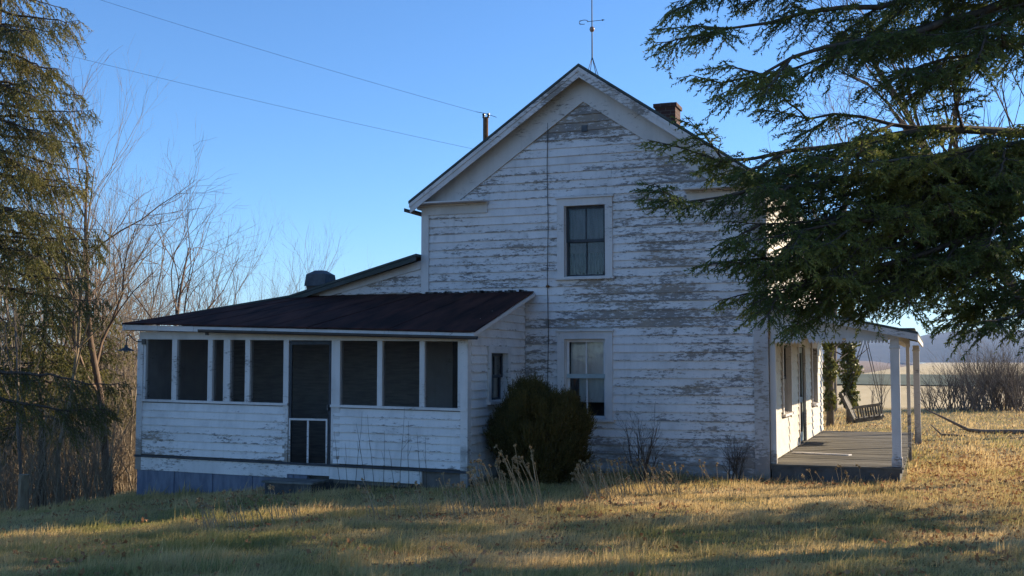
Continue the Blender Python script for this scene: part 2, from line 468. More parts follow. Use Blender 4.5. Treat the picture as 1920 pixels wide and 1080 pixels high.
unit = MB()   # clapboard: 1 m long, tapered section, slightly proud at its lower edge
unit.hexa([(0, -.034, 0), (1, -.034, 0), (1, .004, 0), (0, .004, 0), (0, -.007, .175), (1, -.007, .175), (1, .004, .175), (0, .004, .175)])
CLAP = {}
def clap_mesh(mat):
    if mat not in CLAP:
        me = unit.mesh('clapboard'); me.materials.append(M[mat]); CLAP[mat] = me
    return CLAP[mat]
def spans(u0, u1, z0, z1, holes):
    segs = [(u0, u1)]
    for a, b, c, d in holes:
        if z1 > c + .05 and z0 < d - .10:
            ns = []
            for s, e in segs:
                if b <= s or a >= e: ns.append((s, e)); continue
                if a > s: ns.append((s, a))
                if b < e: ns.append((b, e))
            segs = ns
    return [(s, e) for s, e in segs if e - s > .03]
def clapboards(wall, mat, face, plane, rng_fn, z0, z1, holes, expo=.155, tilt=0.0, u_ref=0.0, maxlen=4.4):
    """face 'y': faces -Y at Y=plane, u=X ; face 'x': faces +X at X=plane, u=Y"""
    z = z0
    me = clap_mesh(mat)
    while z < z1 - .03:
        u0, u1 = rng_fn(z)
        if u1 - u0 > .1:
            for s, e in spans(u0, u1, z, z + expo, holes):
                cuts = [s]
                while e - cuts[-1] > maxlen:
                    cuts.append(cuts[-1] + random.uniform(.38, .62) * min(e - cuts[-1], 6.0))
                cuts.append(e)
                for a, b in zip(cuts[:-1], cuts[1:]):
                    o = bpy.data.objects.new('clapboard', me); col.objects.link(o); o.parent = wall
                    L = b - a - .004
                    dz = random.uniform(-.004, .004) - tilt * (a - u_ref); dr = random.uniform(-.0012, .0012)
                    pj = random.uniform(0, .004)
                    h = min(1.0, (z1 - z) / .175, (expo + .022) / .175)
                    if face == 'y':
                        o.location = (a, plane - pj, z + dz); o.rotation_euler = (0, tilt + dr, 0)
                    else:
                        o.location = (plane + pj, a, z + dz); o.rotation_euler = (0, 0, math.pi / 2)
                    o.scale = (L, 1, h)
        z += expo
def wall_rects(u0, u1, z0, z1, holes):
    us = sorted({u0, u1, *[q for h in holes for q in h[:2]]}); zs = sorted({z0, z1, *[q for h in holes for q in h[2:]]})
    for a, b in zip(us[:-1], us[1:]):
        for c, d in zip(zs[:-1], zs[1:]):
            mu, mz = (a + b) / 2, (c + d) / 2
            if not any(h[0] < mu < h[1] and h[2] < mz < h[3] for h in holes): yield a, b, c, d

class Face:
    """maps (u, out, z) of a wall to the world"""
    def __init__(s, kind, plane): s.k, s.p = kind, plane
    def box(s, mb, u0, u1, o0, o1, z0, z1):
        if s.k == 'y': return mb.box(u0, u1, s.p - o0, s.p - o1, z0, z1)
        return mb.box(s.p + o0, s.p + o1, u0, u1, z0, z1)
    def quad(s, mb, u0, u1, o, z0, z1):
        if s.k == 'y': return mb.quad((u0, s.p - o, z0), (u1, s.p - o, z0), (u1, s.p - o, z1), (u0, s.p - o, z1))
        return mb.quad((s.p + o, u0, z0), (s.p + o, u1, z0), (s.p + o, u1, z1), (s.p + o, u0, z1))

def make_window(face, u0, u1, z0, z1, casing=.14, sash='sash', rail='sash', curtain='shade', split=.5, trim='trim', cap=True):
    m = MB()
    face.box(m, u0 - casing, u0, .0, .062, z0 - .02, z1 + casing)
    face.box(m, u1, u1 + casing, .0, .062, z0 - .02, z1 + casing)
    face.box(m, u0, u1, .0, .061, z1, z1 + casing)
    if cap: face.box(m, u0 - casing - .03, u1 + casing + .03, .0, .10, z1 + casing + .002, z1 + casing + .035)
    for a, b in ((u0 + .001, u0 + .015), (u1 - .015, u1 - .001)): face.box(m, a, b, -.16, -.001, z0, z1)
    w = part('window', m, trim, house)
    m = MB(); face.box(m, u0 - casing - .03, u1 + casing + .03, -.10, .105, z0 - .065, z0 - .021); part('sill', m, trim, w)
    zm = z0 + (z1 - z0) * split
    for nm, a, b, dep, mt in (('upper_sash', zm - .02, z1 - .004, -.045, sash), ('lower_sash', z0 - .02, zm + .025, -.085, sash)):
        m = MB(); s = .045
        face.box(m, u0 + .016, u0 + .016 + s, dep - .035, dep, a, b); face.box(m, u1 - .016 - s, u1 - .016, dep - .035, dep, a, b)
        face.box(m, u0 + .061, u1 - .061, dep - .034, dep - .001, b - .05, b); face.box(m, u0 + .061, u1 - .061, dep - .034, dep - .001, a, a + .055)
        um = (u0 + u1) / 2
        face.box(m, um - .013, um + .013, dep - .03, dep - .004, a + .055, b - .05)
        part(nm, m, mt, w)
        for p0, p1 in ((u0 + .061, um - .013), (um + .013, u1 - .061)):
            m = MB(); face.quad(m, p0, p1, dep - .018, a + .055, b - .05); part('pane', m, 'glass', w)
    if rail != sash:
        m = MB(); face.box(m, u0 + .017, u1 - .017, -.083, -.02, zm - .03, zm + .05); part('meeting_rail', m, rail, w)
    # pleated shade or curtain behind the glass
    def pleat(a, b, c, d, dep, amp, n=26):
        m = MB(); us = np.linspace(a, b, n)
        for i in range(n - 1):
            o0 = dep + amp * math.sin(i * 1.9); o1 = dep + amp * math.sin((i + 1) * 1.9)
            cc = c + (random.uniform(0, .12) if amp > .005 else 0)
            if face.k == 'y': m.quad((us[i], face.p - o0, cc), (us[i + 1], face.p - o1, cc), (us[i + 1], face.p - o1, d), (us[i], face.p - o0, d))
            else: m.quad((face.p + o0, us[i], cc), (face.p + o1, us[i + 1], cc), (face.p + o1, us[i + 1], d), (face.p + o0, us[i], d))
        return m
    if curtain == 'shade':
        part('roller_shade', pleat(u0 + .05, u1 - .05, zm - .22, z1, -.19, .001), 'blind_dim', w)
        part('curtain', pleat(u0 + .05, u1 - .05, z0 - .02, zm - .18, -.24, .02), 'curtain_dim', w)
    elif curtain == 'full':
        part('roller_shade', pleat(u0 + .05, u1 - .05, z0 + .28, z1, -.19, .001), 'curtain', w)
        part('curtain', pleat(u0 + .05, u0 + .22, z0, zm, -.16, .02), 'curtain_dim', w)
    else:
        part('curtain', pleat(u0 + .08, u1 - .08, z0, z1, -.2, .015), 'curtain_dim', w)
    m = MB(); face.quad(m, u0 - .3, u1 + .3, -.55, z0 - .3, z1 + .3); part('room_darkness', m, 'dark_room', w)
    return w

# --- main block walls
W2 = (-6.475, -5.675, 3.70, 5.03); W1 = (-6.475, -5.685, 1.06, 2.52)
holes = [W2, W1]
RS = .69                                   # roof slope
def roof_z(x, top=7.60): return top - RS * abs(x - XC)
EV = roof_z(XL) - .0
m = MB()
for a, b, c, d in wall_rects(XL, XR, -.5, 5.12, holes): m.box(a, b, GY, GY + .14, c, d)
m.prism([(XL, GY, 5.12), (XR, GY, 5.12), (XC, GY, roof_z(XC) - .12)], (0, .14, 0))
gable = part('gable_wall', m, 'trim', house)
casing_holes = [(W2[0] - .14, W2[1] + .14, W2[2] - .06, W2[3] + .17), (W1[0] - .14, W1[1] + .14, W1[2] - .06, W1[3] + .17)]
def gable_range(z):
    l, r = XL + .13, XR - .21
    if z > 4.9:
        half = (7.60 - .40 - z) / RS
        l, r = max(l, XC - half), min(r, XC + half)
    return l, r
clapboards(gable, 'clap', 'y', GY - .004, gable_range, .10, 7.12, casing_holes + [(XA0, XA1 + .03, -1, 3.40)])
front = Face('y', GY)
make_window(front, *W2, curtain='shade', sash='sash')
make_window(front, *W1, curtain='full', sash='sash_white', rail='sash_green', split=.52)
# corner boards
m = MB(); m.box(XL - .02, XL + .14, GY - .06, GY + .02, 3.30, 4.984); part('corner_board', m, 'trim', house)
m = MB(); m.box(XR - .22, XR + .03, GY - .06, GY + .02, -.12, 4.984); m.box(XR, XR + .03, GY + .021, GY + .16, -.12, 5.03); part('corner_board', m, 'grey_trim', house)
# skirt board and stone footing
m = MB(); m.box(XA1 + .04, XR - .23, GY - .055, GY, -.06, .10); part('skirt_board', m, 'grey_trim', house)
m = MB(); m.box(XA1 + .03, XR + .02, GY - .02, GY + .3, -.7, -.065); part('footing', m, 'found_dark', house)
# rake frieze, cornice returns
def rake_poly(sgn, d0, d1, xlo, y0, y1):
    """band below roof line between vertical drops d0..d1 from the apex to xlo distance"""
    pts = [(XC, y0, 7.60 - d0), (XC + sgn * xlo, y0, 7.60 - RS * xlo - d0), (XC + sgn * xlo, y0, 7.60 - RS * xlo - d1), (XC, y0, 7.60 - d1)]
    if sgn > 0: pts = pts[::-1]
    return pts
for s in (-1, 1):
    m = MB(); m.prism(rake_poly(s, .06, .60, 2.62, GY - .064, 0), (0, .06, 0)); part('frieze_board', m, 'frieze', house)
    m = MB(); m.prism([(XC + s * 2.62, GY - .065, 7.60 - RS * 2.62 - .06), (XC + s * 3.33, GY - .065, 7.60 - RS * 3.33 - .06), (XC + s * 3.33, GY - .065, 5.19), (XC + s * 2.62, GY - .065, 5.19)][::(1 if s > 0 else -1)], (0, .06, 0)); part('frieze_end', m, 'frieze', house)
    x0, x1 = sorted((XC + s * 1.93, XC + s * 3.48))
    m = MB(); m.box(x0, x1, GY - .33, GY - .003, 5.185, 5.215); m.box(x0, x1, GY - .09, GY - .003, 5.15, 5.183); part('cornice_return', m, 'trim', house)
    x0, x1 = sorted((XC + s * 1.95, XC + s * 3.35))
    m = MB(); m.box(x0, x1, GY - .062, GY - .004, 4.985, 5.149); part('frieze_block', m, 'frieze', house)
# main roof
XE = 3.50
for s in (-1, 1):
    m = MB()
    top = [(XC, GY - .36, 7.66), (XC + s * XE, GY - .36, 7.66 - RS * XE)]
    a0, a1 = [Vector(p) for p in top]; dn = Vector((0, 0, -.05))
    L = YB + .35 - (GY - .36)
    pts = [a0, a1, a1 + dn, a0 + dn]
    m.prism(pts if s < 0 else pts[::-1], (0, L, 0))
    part('main_roof', m, 'roof_dark', house)
    m = MB()   # barge board with a thinner board stepped over it
    m.prism(rake_poly(s, .005, .20, XE - .03, GY - .345, 0), (0, .028, 0)); m.prism(rake_poly(s, .007, .085, XE - .015, GY - .362, 0), (0, .0165, 0)); part('barge_board', m, 'trim', house)
    m = MB()   # soffit
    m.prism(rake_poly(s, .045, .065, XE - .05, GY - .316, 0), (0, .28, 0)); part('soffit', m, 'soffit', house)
    m = MB()   # eave soffit along the side
    x0, x1 = sorted((XC + s * 3.335, XC + s * (XE - .02))); m.box(x0, x1, GY + .0, YB + .3, 5.12, 5.15)
    m.box(XC + s * (XE - .03), XC + s * (XE - .01), GY, YB + .3, 5.14, 5.23); part('eave_board', m, 'trim', house)
m = MB(); m.box(XC - 3.66, XC - 3.50, GY - .2, GY + 1.5, 5.06, 5.075); m.box(XC - 3.67, XC - 3.655, GY - .2, GY + 1.5, 5.06, 5.13); m.box(XC - 3.54, XC - 3.525, GY - .2, GY + 1.5, 5.06, 5.11)
part('gutter', m, 'gutter', house)
# other walls
m = MB(); m.box(XL, XL + .14, GY + .141, YB, -.8, 5.12); m.box(XL + .141, XR - .141, YB - .14, YB, -.8, 5.12); part('back_wall', m, 'trim', house)
m = MB(); m.prism([(XL, YB, 5.121), (XR, YB, 5.121), (XC, YB, 7.45)], (0, -.13, 0)); part('back_gable', m, 'trim', house)
PW = [(21.95, 23.15, 1.12, 2.42), (24.75, 25.95, .33, 2.45), (27.45, 28.55, 1.12, 2.42)]
m = MB()
for a, b, c, d in wall_rects(GY + .141, YB, -.6, 5.12, PW): m.box(XR - .14, XR, a, b, c, d)
pwall = part('porch_wall', m, 'sheath', house)
ch = [(a - .15, b + .15, c - .07, d + .18) for a, b, c, d in PW]; ch[1] = (PW[1][0] - .15, PW[1][1] + .15, 0, 2.6)
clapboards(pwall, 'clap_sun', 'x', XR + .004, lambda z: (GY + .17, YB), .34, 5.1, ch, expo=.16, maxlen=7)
side = Face('x', XR)
for i in (0, 2): make_window(side, *PW[i], curtain='dim', sash='sash')
# front door under the porch
d0, d1, e0, e1 = PW[1]
m = MB(); side.box(m, d0 - .14, d0, 0, .045, e0, e1 + .14); side.box(m, d1, d1 + .14, 0, .045, e0, e1 + .14); side.box(m, d0, d1, 0, .044, e1, e1 + .14)
side.box(m, d0 + .001, d1 - .001, -.13, -.002, e1 - .03, e1 - .001)
door = part('front_door', m, 'trim', house)
m = MB(); side.box(m, d0 + .01, d1 - .01, -.10, -.06, e0 + .01, e1 - .035); part('door_leaf', m, 'sash', door)
m = MB()
for a, b, c, d in ((d0 + .02, d0 + .12, e0 + .02, e1 - .04), (d1 - .12, d1 - .02, e0 + .02, e1 - .04), (d0 + .121, d1 - .121, e0 + .02, e0 + .22), (d0 + .121, d1 - .121, 1.2, 1.32), (d0 + .121, d1 - .121, e1 - .16, e1 - .04)):
    side.box(m, a, b, -.058, -.02, c, d)
part('storm_door_frame', m, 'sash_green', door)
m = MB(); side.quad(m, d0 + .12, d1 - .12, -.04, e0 + .2, e1 - .15); part('storm_door_screen', m, 'screen', door)

# chimney
cx0, cx1, cy0, cy1, cz0, cz1 = -5.37, -4.94, 22.85, 23.35, 6.3, 7.43
m = MB(); m.box(cx0, cx1, cy0, cy1, cz0, cz1); m.box(cx0 - .035, cx1 + .035, cy0 - .035, cy1 + .035, cz1 + .001, cz1 + .08)
chim = part('chimney', m, 'brick', house)
uv = chim.data.uv_layers.new(name='UVMap')
for p in chim.data.polygons:
    for li in p.loop_indices:
        c = chim.data.vertices[chim.data.loops[li].vertex_index].co
        u = c.x if abs(p.normal.y) > .5 else c.y
        uv.data[li].uv = (u, c.z if abs(p.normal.z) < .5 else c.y)
m = MB(); m.box(cx0 + .08, cx1 - .08, cy0 + .08, cy1 - .08, cz1 + .0805, cz1 + .11); part('flue_cap', m, 'concrete', chim)
# attic vent and lightning cable on the gable
m = MB(); m.box(-6.125, -6.015, GY - .052, GY - .02, 6.43, 6.55); part('attic_vent', m, 'galv', house)
m = MB(); pts = [(-6.80 + .008 * math.sin(z * 3), GY - .058 - .004 * math.sin(z * 9), z) for z in np.linspace(1.0, 6.86, 40)]
m.tube(pts, .008, 5); part('lightning_cable', m, 'iron', house)
m = MB(); m.lathe((-6.80, GY - .06, 3.52), [(.0, -.03), (.03, -.02), (.04, 0), (.03, .02), (0, .03)], 10); part('cable_clamp', m, 'rust', house)

YL = 24.6
# --- lean-to along the left side
A = Vector((XL - .0, GY, 4.20)); LS = .2626
def lean_z(x): return 4.20 + LS * (x - XL)
XE0 = -14.17
m = MB(); m.box(XA0, XA0 + .12, GY + .1, YL - .2, -2.0, lean_z(XA0) - .10); m.box(XA0 + .121, XL, YL - .32, YL - .2, -2.0, lean_z(XA0) - .1); part('lean_to_wall', m, 'trim', house)
Bx = -12.30; Bz = lean_z(Bx)
m = MB()
wall_low = [(XA0 + .13, GY, -.6), (XL - .001, GY, -.6), (XL - .001, GY, lean_z(XL) - .1), (XA0 + .13, GY, lean_z(XA0) - .1)]
m.prism(wall_low, (0, .12, 0)); lwall = part('lean_to_front_wall', m, 'porch_in', house)
clapboards(lwall, 'clap', 'y', GY - .004, lambda z: (max(Bx, XL + (z + .12 - 4.05) / LS) if z > 3.2 else XA0 + .2, XL - .03), 3.30, 4.02, [])
# lean-to roof: front edge from the wall down to the hip point, then the hip runs to the eave corner
CO = Vector((XE0, 17.0, 2.80))
def slab(m, pts, t):
    n = len(pts); i = len(m.v)
    m.v += [tuple(p) for p in pts] + [(p[0], p[1], p[2] - t) for p in pts]
    m.f.append(tuple(range(i, i + n))); m.f.append(tuple(range(i + n, i + 2 * n))[::-1])
    for a in range(n):
        b = (a + 1) % n; m.f.append((i + b, i + a, i + n + a, i + n + b))
m = MB()
Y0 = GY - .30
slab(m, [(XL - .02, Y0, 4.21), (XL - .02, YL, 4.21), (XE0, YL, lean_z(XE0)), (XE0, Y0, lean_z(XE0)), (Bx, Y0, Bz + .01)][::-1], .045)
slab(m, [(Bx, Y0 + .002, Bz + .01), (XE0, Y0 + .002, lean_z(XE0)), (XE0, 17.0, 2.81)], .045)
part('lean_to_roof', m, 'roof_dark', house)
m = MB()
m.prism([(XL - .03, Y0 + .01, 4.155), (Bx - .3, Y0 + .01, lean_z(Bx - .3) - .045), (Bx - .3, Y0 + .01, lean_z(Bx - .3) - .13), (XL - .03, Y0 + .01, 4.07)], (0, .025, 0)); part('lean_to_fascia', m, 'roof_dark', house)
m = MB()
m.prism([(XL - .03, GY - .06, 4.09), (Bx - .2, GY - .06, lean_z(Bx - .2) - .07), (Bx - .2, GY - .06, lean_z(Bx - .2) - .2), (XL - .03, GY - .06, 3.93)], (0, .05, 0)); part('lean_to_frieze', m, 'trim', house)
m = MB(); m.box(XE0 + .02, XE0 + .05, 17.0, YL, 2.68, 2.79); part('lean_to_eave_board', m, 'trim', house)
# roof ventilator
vent = MB(); vx, vy = -12.02, 20.55; vz = lean_z(vx)
vent.box(vx - .22, vx + .22, vy - .2, vy + .2, vz - .1, vz + .22)
part('vent_neck', vent, 'gutter', house)
vent = MB(); b = vz + .16
lo = [(vx - .25, vy - .24, b), (vx + .25, vy - .24, b), (vx + .25, vy + .24, b), (vx - .25, vy + .24, b)]
mi = [(vx - .225, vy - .21, b + .24), (vx + .225, vy - .21, b + .24), (vx + .225, vy + .21, b + .24), (vx - .225, vy + .21, b + .24)]
hi = [(vx - .09, vy - .09, b + .33), (vx + .09, vy - .09, b + .33), (vx + .09, vy + .09, b + .33), (vx - .09, vy + .09, b + .33)]
vent.hexa(lo + mi); vent.hexa([(x, y, z + .001) for x, y, z in mi] + hi)
part('roof_ventilator', vent, 'galv', house)

# --- screened front addition (sags towards its right end)
TL = .0125
def sg(x): return -TL * (x - XA0)
def sbox(m, x0, x1, y0, y1, z0, z1):
    """box that follows the sag"""
    a, b = sg(x0), sg(x1)
    return m.hexa([(x0, y0, z0 + a), (x1, y0, z0 + b), (x1, y1, z0 + b), (x0, y1, z0 + a), (x0, y0, z1 + a), (x1, y0, z1 + b), (x1, y1, z1 + b), (x0, y1, z1 + a)])
DO0, DO1 = -10.71, -9.86
m = MB(); sbox(m, XA0, DO0 - .05, YF, YF + .1, .05, 1.36); sbox(m, DO1 + .05, XA1, YF, YF + .1, .05, 1.36)
awall = part('porch_front_wall', m, 'sheath', house)
clapboards(awall, 'clap_add', 'y', YF - .004, lambda z: (XA0 + .05, DO0 - .06), .39, 1.345, [], expo=.1365, tilt=TL, u_ref=XA0)
clapboards(awall, 'clap_add', 'y', YF - .004, lambda z: (DO1 + .06, XA1 - .05), .39, 1.345, [], expo=.1365, tilt=TL, u_ref=XA0)
m = MB(); sbox(m, XA0 - .02, XA1 + .02, YF - .07, YF - .0, .335, .375); part('water_table', m, 'sash', house)
m = MB(); sbox(m, XA0, DO0 + .0, YF - .045, YF + .02, .10, .334); sbox(m, DO0 + .001, DO1 - .001, YF - .05, YF + .02, .17, .333); sbox(m, DO1, -8.1, YF - .045, YF + .02, .12, .334); part('skirt_board', m, 'clap_add', house)
m = MB()
for i in range(14):
    x0 = XA0 + .02 + i * .28; x1 = x0 + .277
    if x1 < DO0 + .4: m.box(x0, x1, YF - .02 - .006 * (i % 3), YF + .12, -1.1, .16 + sg(x0))
part('foundation', m, 'found', house)
m = MB(); m.box(DO0 + .3, XA1, YF + .06, YF + .25, -.8, .10); part('footing', m, 'found_dark', house)
m = MB(); m.box(XA1 - .2, XA1 - .02, YF + .251, GY, -.8, .12); part('footing', m, 'found_dark', house)
m = MB(); m.box(XA0 + .001, XA0 + .2, YF + .121, GY + .1, -1.6, .12); part('footing', m, 'found_dark', house)
m = MB(); sbox(m, XA0 + .01, DO0 - .005, YF - .06, YF + .11, 1.362, 1.405); sbox(m, DO1 + .005, XA1 + .01, YF - .06, YF + .11, 1.362, 1.405); part('sill_board', m, 'trim', house)
m = MB(); sbox(m, XA0, XA1, YF - .01, YF + .11, 2.52, 2.66); part('header_board', m, 'frieze', house)
posts = [(XA0 + .0, -13.80, 'trim'), (-13.21, -13.10, 'trim'), (-12.42, -12.32, 'trim'), (-12.08, -11.94, 'trim'), (-11.62, -11.52, 'trim'), (-10.82, -10.715, 'trim'), (-9.85, -9.68, 'trim'), (-8.955, -8.86, 'trim'), (-8.155, -8.06, 'trim'), (-7.45, XA1, 'trim')]
for a, b, mt in posts:
    m = MB(); lo = .30 if a in (-10.82, -9.85) else 1.406
    sbox(m, a, b, YF - .028, YF + .09, lo, 2.519); part('porch_stud', m, mt, house)
m = MB(); sbox(m, XA0 - .005, XA0 + .12, YF - .05, YF - .029, .1, 2.519); part('corner_board', m, 'trim', house)
m = MB(); sbox(m, XA1 - .10, XA1 + .03, YF - .052, YF - .03, .1, 2.55); m.box(XA1 + .001, XA1 + .03, YF - .029, YF + .10, .05, 2.47); part('corner_board', m, 'trim', house)
for (a0, a1, _), (b0, b1, _) in zip(posts[:-1], posts[1:]):
    if a0 == -10.82: continue
    m = MB(); m.quad((a1, YF + .03, 1.406 + sg(a1)), (b0, YF + .03, 1.406 + sg(b0)), (b0, YF + .03, 2.519 + sg(b0)), (a1, YF + .03, 2.519 + sg(a1)))
    part('insect_screen', m, 'screen', house)
# screen door
z0 = .31 + sg(DO0) + 0; z1 = 2.50 + sg(DO0)
m = MB(); m.box(DO0 + .01, DO0 + .05, YF - .01, YF + .03, z0, z1); m.box(DO1 - .05, DO1 - .012, YF - .01, YF + .03, z0, z1); m.box(DO0 + .051, DO1 - .051, YF - .009, YF + .029, z1 - .06, z1)
sdoor = part('screen_door', m, 'sash', house)
m = MB()
zr = z0 + .80
m.box(DO0 + .015, DO1 - .06, YF - .03, YF - .011, zr, zr + .035); m.box(DO0 + .015, DO1 - .06, YF - .03, YF - .011, z0 + .01, z0 + .06)
m.box(DO0 + .015, DO0 + .045, YF - .029, YF - .0105, z0 + .061, zr - .001); m.box(DO1 - .09, DO1 - .06, YF - .029, YF - .0105, z0 + .061, zr - .001); m.box(DO0 + .385, DO0 + .42, YF - .029, YF - .0105, z0 + .061, zr - .001)
part('lower_rail', m, 'trim', sdoor)
m = MB(); m.quad((DO0 + .04, YF + .012, zr), (DO1 - .04, YF + .012, zr), (DO1 - .04, YF + .012, z1 - .05), (DO0 + .04, YF + .012, z1 - .05)); part('upper_screen', m, 'screen', sdoor)
m = MB(); m.quad((DO0 + .04, YF + .008, z0), (DO1 - .04, YF + .008, z0), (DO1 - .04, YF + .008, zr), (DO0 + .04, YF + .008, zr)); part('lower_screen', m, 'screen', sdoor)
m = MB(); m.box(DO1 - .06, DO1 - .03, YF - .06, YF - .012, 1.25, 1.35); part('door_handle', m, 'iron', sdoor)
# porch inside
m = MB(); m.box(XA0 + .13, XA1 - .13, YF + .101, GY - .03, .16, .20); part('porch_floor', m, 'floor', house)
m = MB(); m.quad((XA0 + .1, YF + .1, 2.70), (XA1 - .1, YF + .1, 2.55), (XA1 - .1, GY - .04, 3.2), (XA0 + .1, GY - .04, 3.0)); part('porch_ceiling', m, 'porch_in', house)
m = MB(); m.box(XA0, XA0 + .1, YF + .111, GY + .09, -.2, 2.66); part('porch_left_wall', m, 'trim', house)
# right side wall of the addition with a small window
def rz(y): return 2.60 - .02 + (y - 17.0) * .268      # underside of the shed roof
SW = (18.22, 19.05, 1.42, 2.25)
m = MB()
for a, b, c, d in wall_rects(YF + .101, GY - .005, -.2, 2.30, [SW]): m.box(XA1 - .1, XA1, a, b, c, d)
m.prism([(XA1, YF + .101, 2.301), (XA1, GY - .005, 2.301), (XA1, GY - .005, rz(GY) - .06), (XA1, YF + .101, rz(YF + .1) - .06)], (-.1, 0, 0))
swall = part('porch_side_wall', m, 'trim', house)
clapboards(swall, 'clap_add', 'x', XA1 + .004, lambda z: (max(YF + .105, 17.0 + (z + .13 - 2.58) / .268), GY - .04), .12, 3.25, [(SW[0] - .13, SW[1] + .13, SW[2] - .06, SW[3] + .14)], expo=.15)
make_window(Face('x', XA1), *SW, casing=.12, curtain='dim', sash='sash', cap=False)
# shed roof with low standing seams
eL, eR = Vector((XE0, 17.0, 2.82)), Vector((XA1 + .23, 17.0, 2.60))
tL, tR = Vector((Bx, GY - .04, Bz + .005)), Vector((XA1 + .2, GY - .04, 3.43))
m = MB()
N = 18
def roofpt(u, v):
    e = eL.lerp(eR, u); t = tL.lerp(tR, u)
    # straight down-slope ribs: x runs constant where possible, hip cuts the left end
    return e.lerp(t, v)
us = np.linspace(0, 1, N + 1)
for i in range(N):
    p = [roofpt(us[i], 0), roofpt(us[i + 1], 0), roofpt(us[i + 1], 1), roofpt(us[i], 1)]
    lift = Vector((0, 0, (i % 2) * .006 + random.uniform(0, .004))); p[0] = p[0] + Vector((0, random.uniform(-.012, .005), random.uniform(-.006, .0))); p[1] = p[1] + Vector((.02, random.uniform(-.012, .005), random.uniform(-.006, .0)))
    slab(m, [q + lift for q in p], .022)
proof = part('shed_roof', m, 'roof_metal', house)
m = MB()
for k in range(9):
    a, b = eL.lerp(eR, k / 9), eL.lerp(eR, (k + 1) / 9)
    m.hexa([(a.x + .003, 17.03, a.z - .125), (b.x - .003, 17.03, b.z - .125), (b.x - .003, 17.05, b.z - .125), (a.x + .003, 17.05, a.z - .125), (a.x + .003, 17.03, a.z - .032), (b.x - .003, 17.03, b.z - .032), (b.x - .003, 17.05, b.z - .032), (a.x + .003, 17.05, a.z - .032)])
part('fascia_board', m, 'trim', house)
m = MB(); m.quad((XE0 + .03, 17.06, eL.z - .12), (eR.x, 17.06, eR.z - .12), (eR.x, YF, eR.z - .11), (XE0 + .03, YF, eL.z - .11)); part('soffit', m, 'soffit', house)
gl = eL.lerp(eR, .245); m = MB(); n = 24
for k in range(n):                                   # half-round gutter, sagging a little
    a, b = gl.lerp(eR + Vector((.07, 0, 0)), k / n), gl.lerp(eR + Vector((.07, 0, 0)), (k + 1) / n)
    pr = [(-.045, .0), (-.04, -.035), (-.015, -.055), (.015, -.055), (.035, -.03), (.04, 0)]
    for (y0, z0_), (y1, z1_) in zip(pr[:-1], pr[1:]):
        m.quad((a.x, 16.975 + y0, a.z - .085 + z0_), (b.x, 16.975 + y0, b.z - .085 + z0_), (b.x, 16.975 + y1, b.z - .085 + z1_), (a.x, 16.975 + y1, a.z - .085 + z1_))
m.box(gl.x + .12, gl.x + .16, 16.99, 17.05, gl.z - .19, gl.z - .13)
part('gutter', m, 'gutter', house)
m = MB(); m.prism([(eR.x - .02, 17.0, 2.57), (eR.x - .02, GY - .05, 3.40), (eR.x - .02, GY - .05, 3.335), (eR.x - .02, 17.0, 2.505)], (.022, 0, 0)); part('rake_board', m, 'trim', house)
m = MB()                                            # leaf litter and loose flashing at the wall
for k in range(46):
    x = random.uniform(XL + .1, XA1 + .1); s = random.uniform(.015, .035); m.box(x - s, x + s, GY - .09, GY - .04, 3.42, 3.445 + random.uniform(.005, .03))
part('flashing', m, 'found_dark', proof)

# --- right hand porch
DX, DZ = -.52, .32
m = MB(); m.box(XR + .034, DX - .02, GY + .03, YB - .22, DZ - .10, DZ - .032); deck = part('porch_deck', m, 'deck_face', house)
y = GY
while y < YB - .25:                                  # floor boards across the porch, a little uneven
    w_b = random.uniform(.135, .15); dz = random.uniform(-.004, .004)
    m = MB(); m.box(XR + .034, DX + random.uniform(-.012, .012), y + .003, y + w_b - .003, DZ - .03 + dz, DZ - .002 + dz); part('deck_board', m, 'deck', deck); y += w_b
m = MB(); m.box(XR + .05, DX - .06, GY + .05, YB - .25, -.5, DZ - .071); part('deck_base', m, 'deck_face', house)
m = MB(); m.hexa([(XR + .12, 22.4, DZ + .004), (XR + 1.2, 22.2, DZ + .004), (XR + 1.25, 22.32, DZ + .004), (XR + .15, 22.52, DZ + .004), (XR + .12, 22.4, DZ + .028), (XR + 1.2, 22.2, DZ + .028), (XR + 1.25, 22.32, DZ + .028), (XR + .15, 22.52, DZ + .028)])
loose = tag(link('loose_plank', m.mesh('loose_plank'), 'white_wood'), 'short weathered plank lying loose on the porch deck', 'plank')
def porch_post(x, y, z0, z1, w):
    m = MB(); m.box(x - w, x + w, y - w, y + w, z0, z1)
    m.box(x - w - .015, x + w + .015, y - w - .015, y + w + .015, z1 - .14, z1 - .10); m.box(x - w - .012, x + w + .012, y - w - .012, y + w + .012, z0 + .001, z0 + .16)
    p = part('porch_post', m, 'trim', house)
    bv = p.modifiers.new('bevel', 'BEVEL'); bv.width = .006; bv.segments = 1; bv.limit_method = 'ANGLE'
porch_post(-.62, GY + .12, DZ, 2.46, .075); porch_post(-.41, YB - .62, -.1, 2.50, .075)
m = MB(); m.box(-.545, -.475, 24.9, 24.97, -.05, 2.46); part('porch_prop', m, 'trim', house)
m = MB(); m.box(-.69, -.55, GY + .03, YB - .5, 2.461, 2.64); part('porch_beam', m, 'trim', house)
PR0, PR1, PXE = 3.16, 2.60, -.24
m = MB(); slab(m, [(XR + .0, GY - .18, PR0), (PXE, GY - .18, PR1), (PXE, YB, PR1), (XR + .0, YB, PR0)], .04); part('porch_roof', m, 'roof_dark', house)
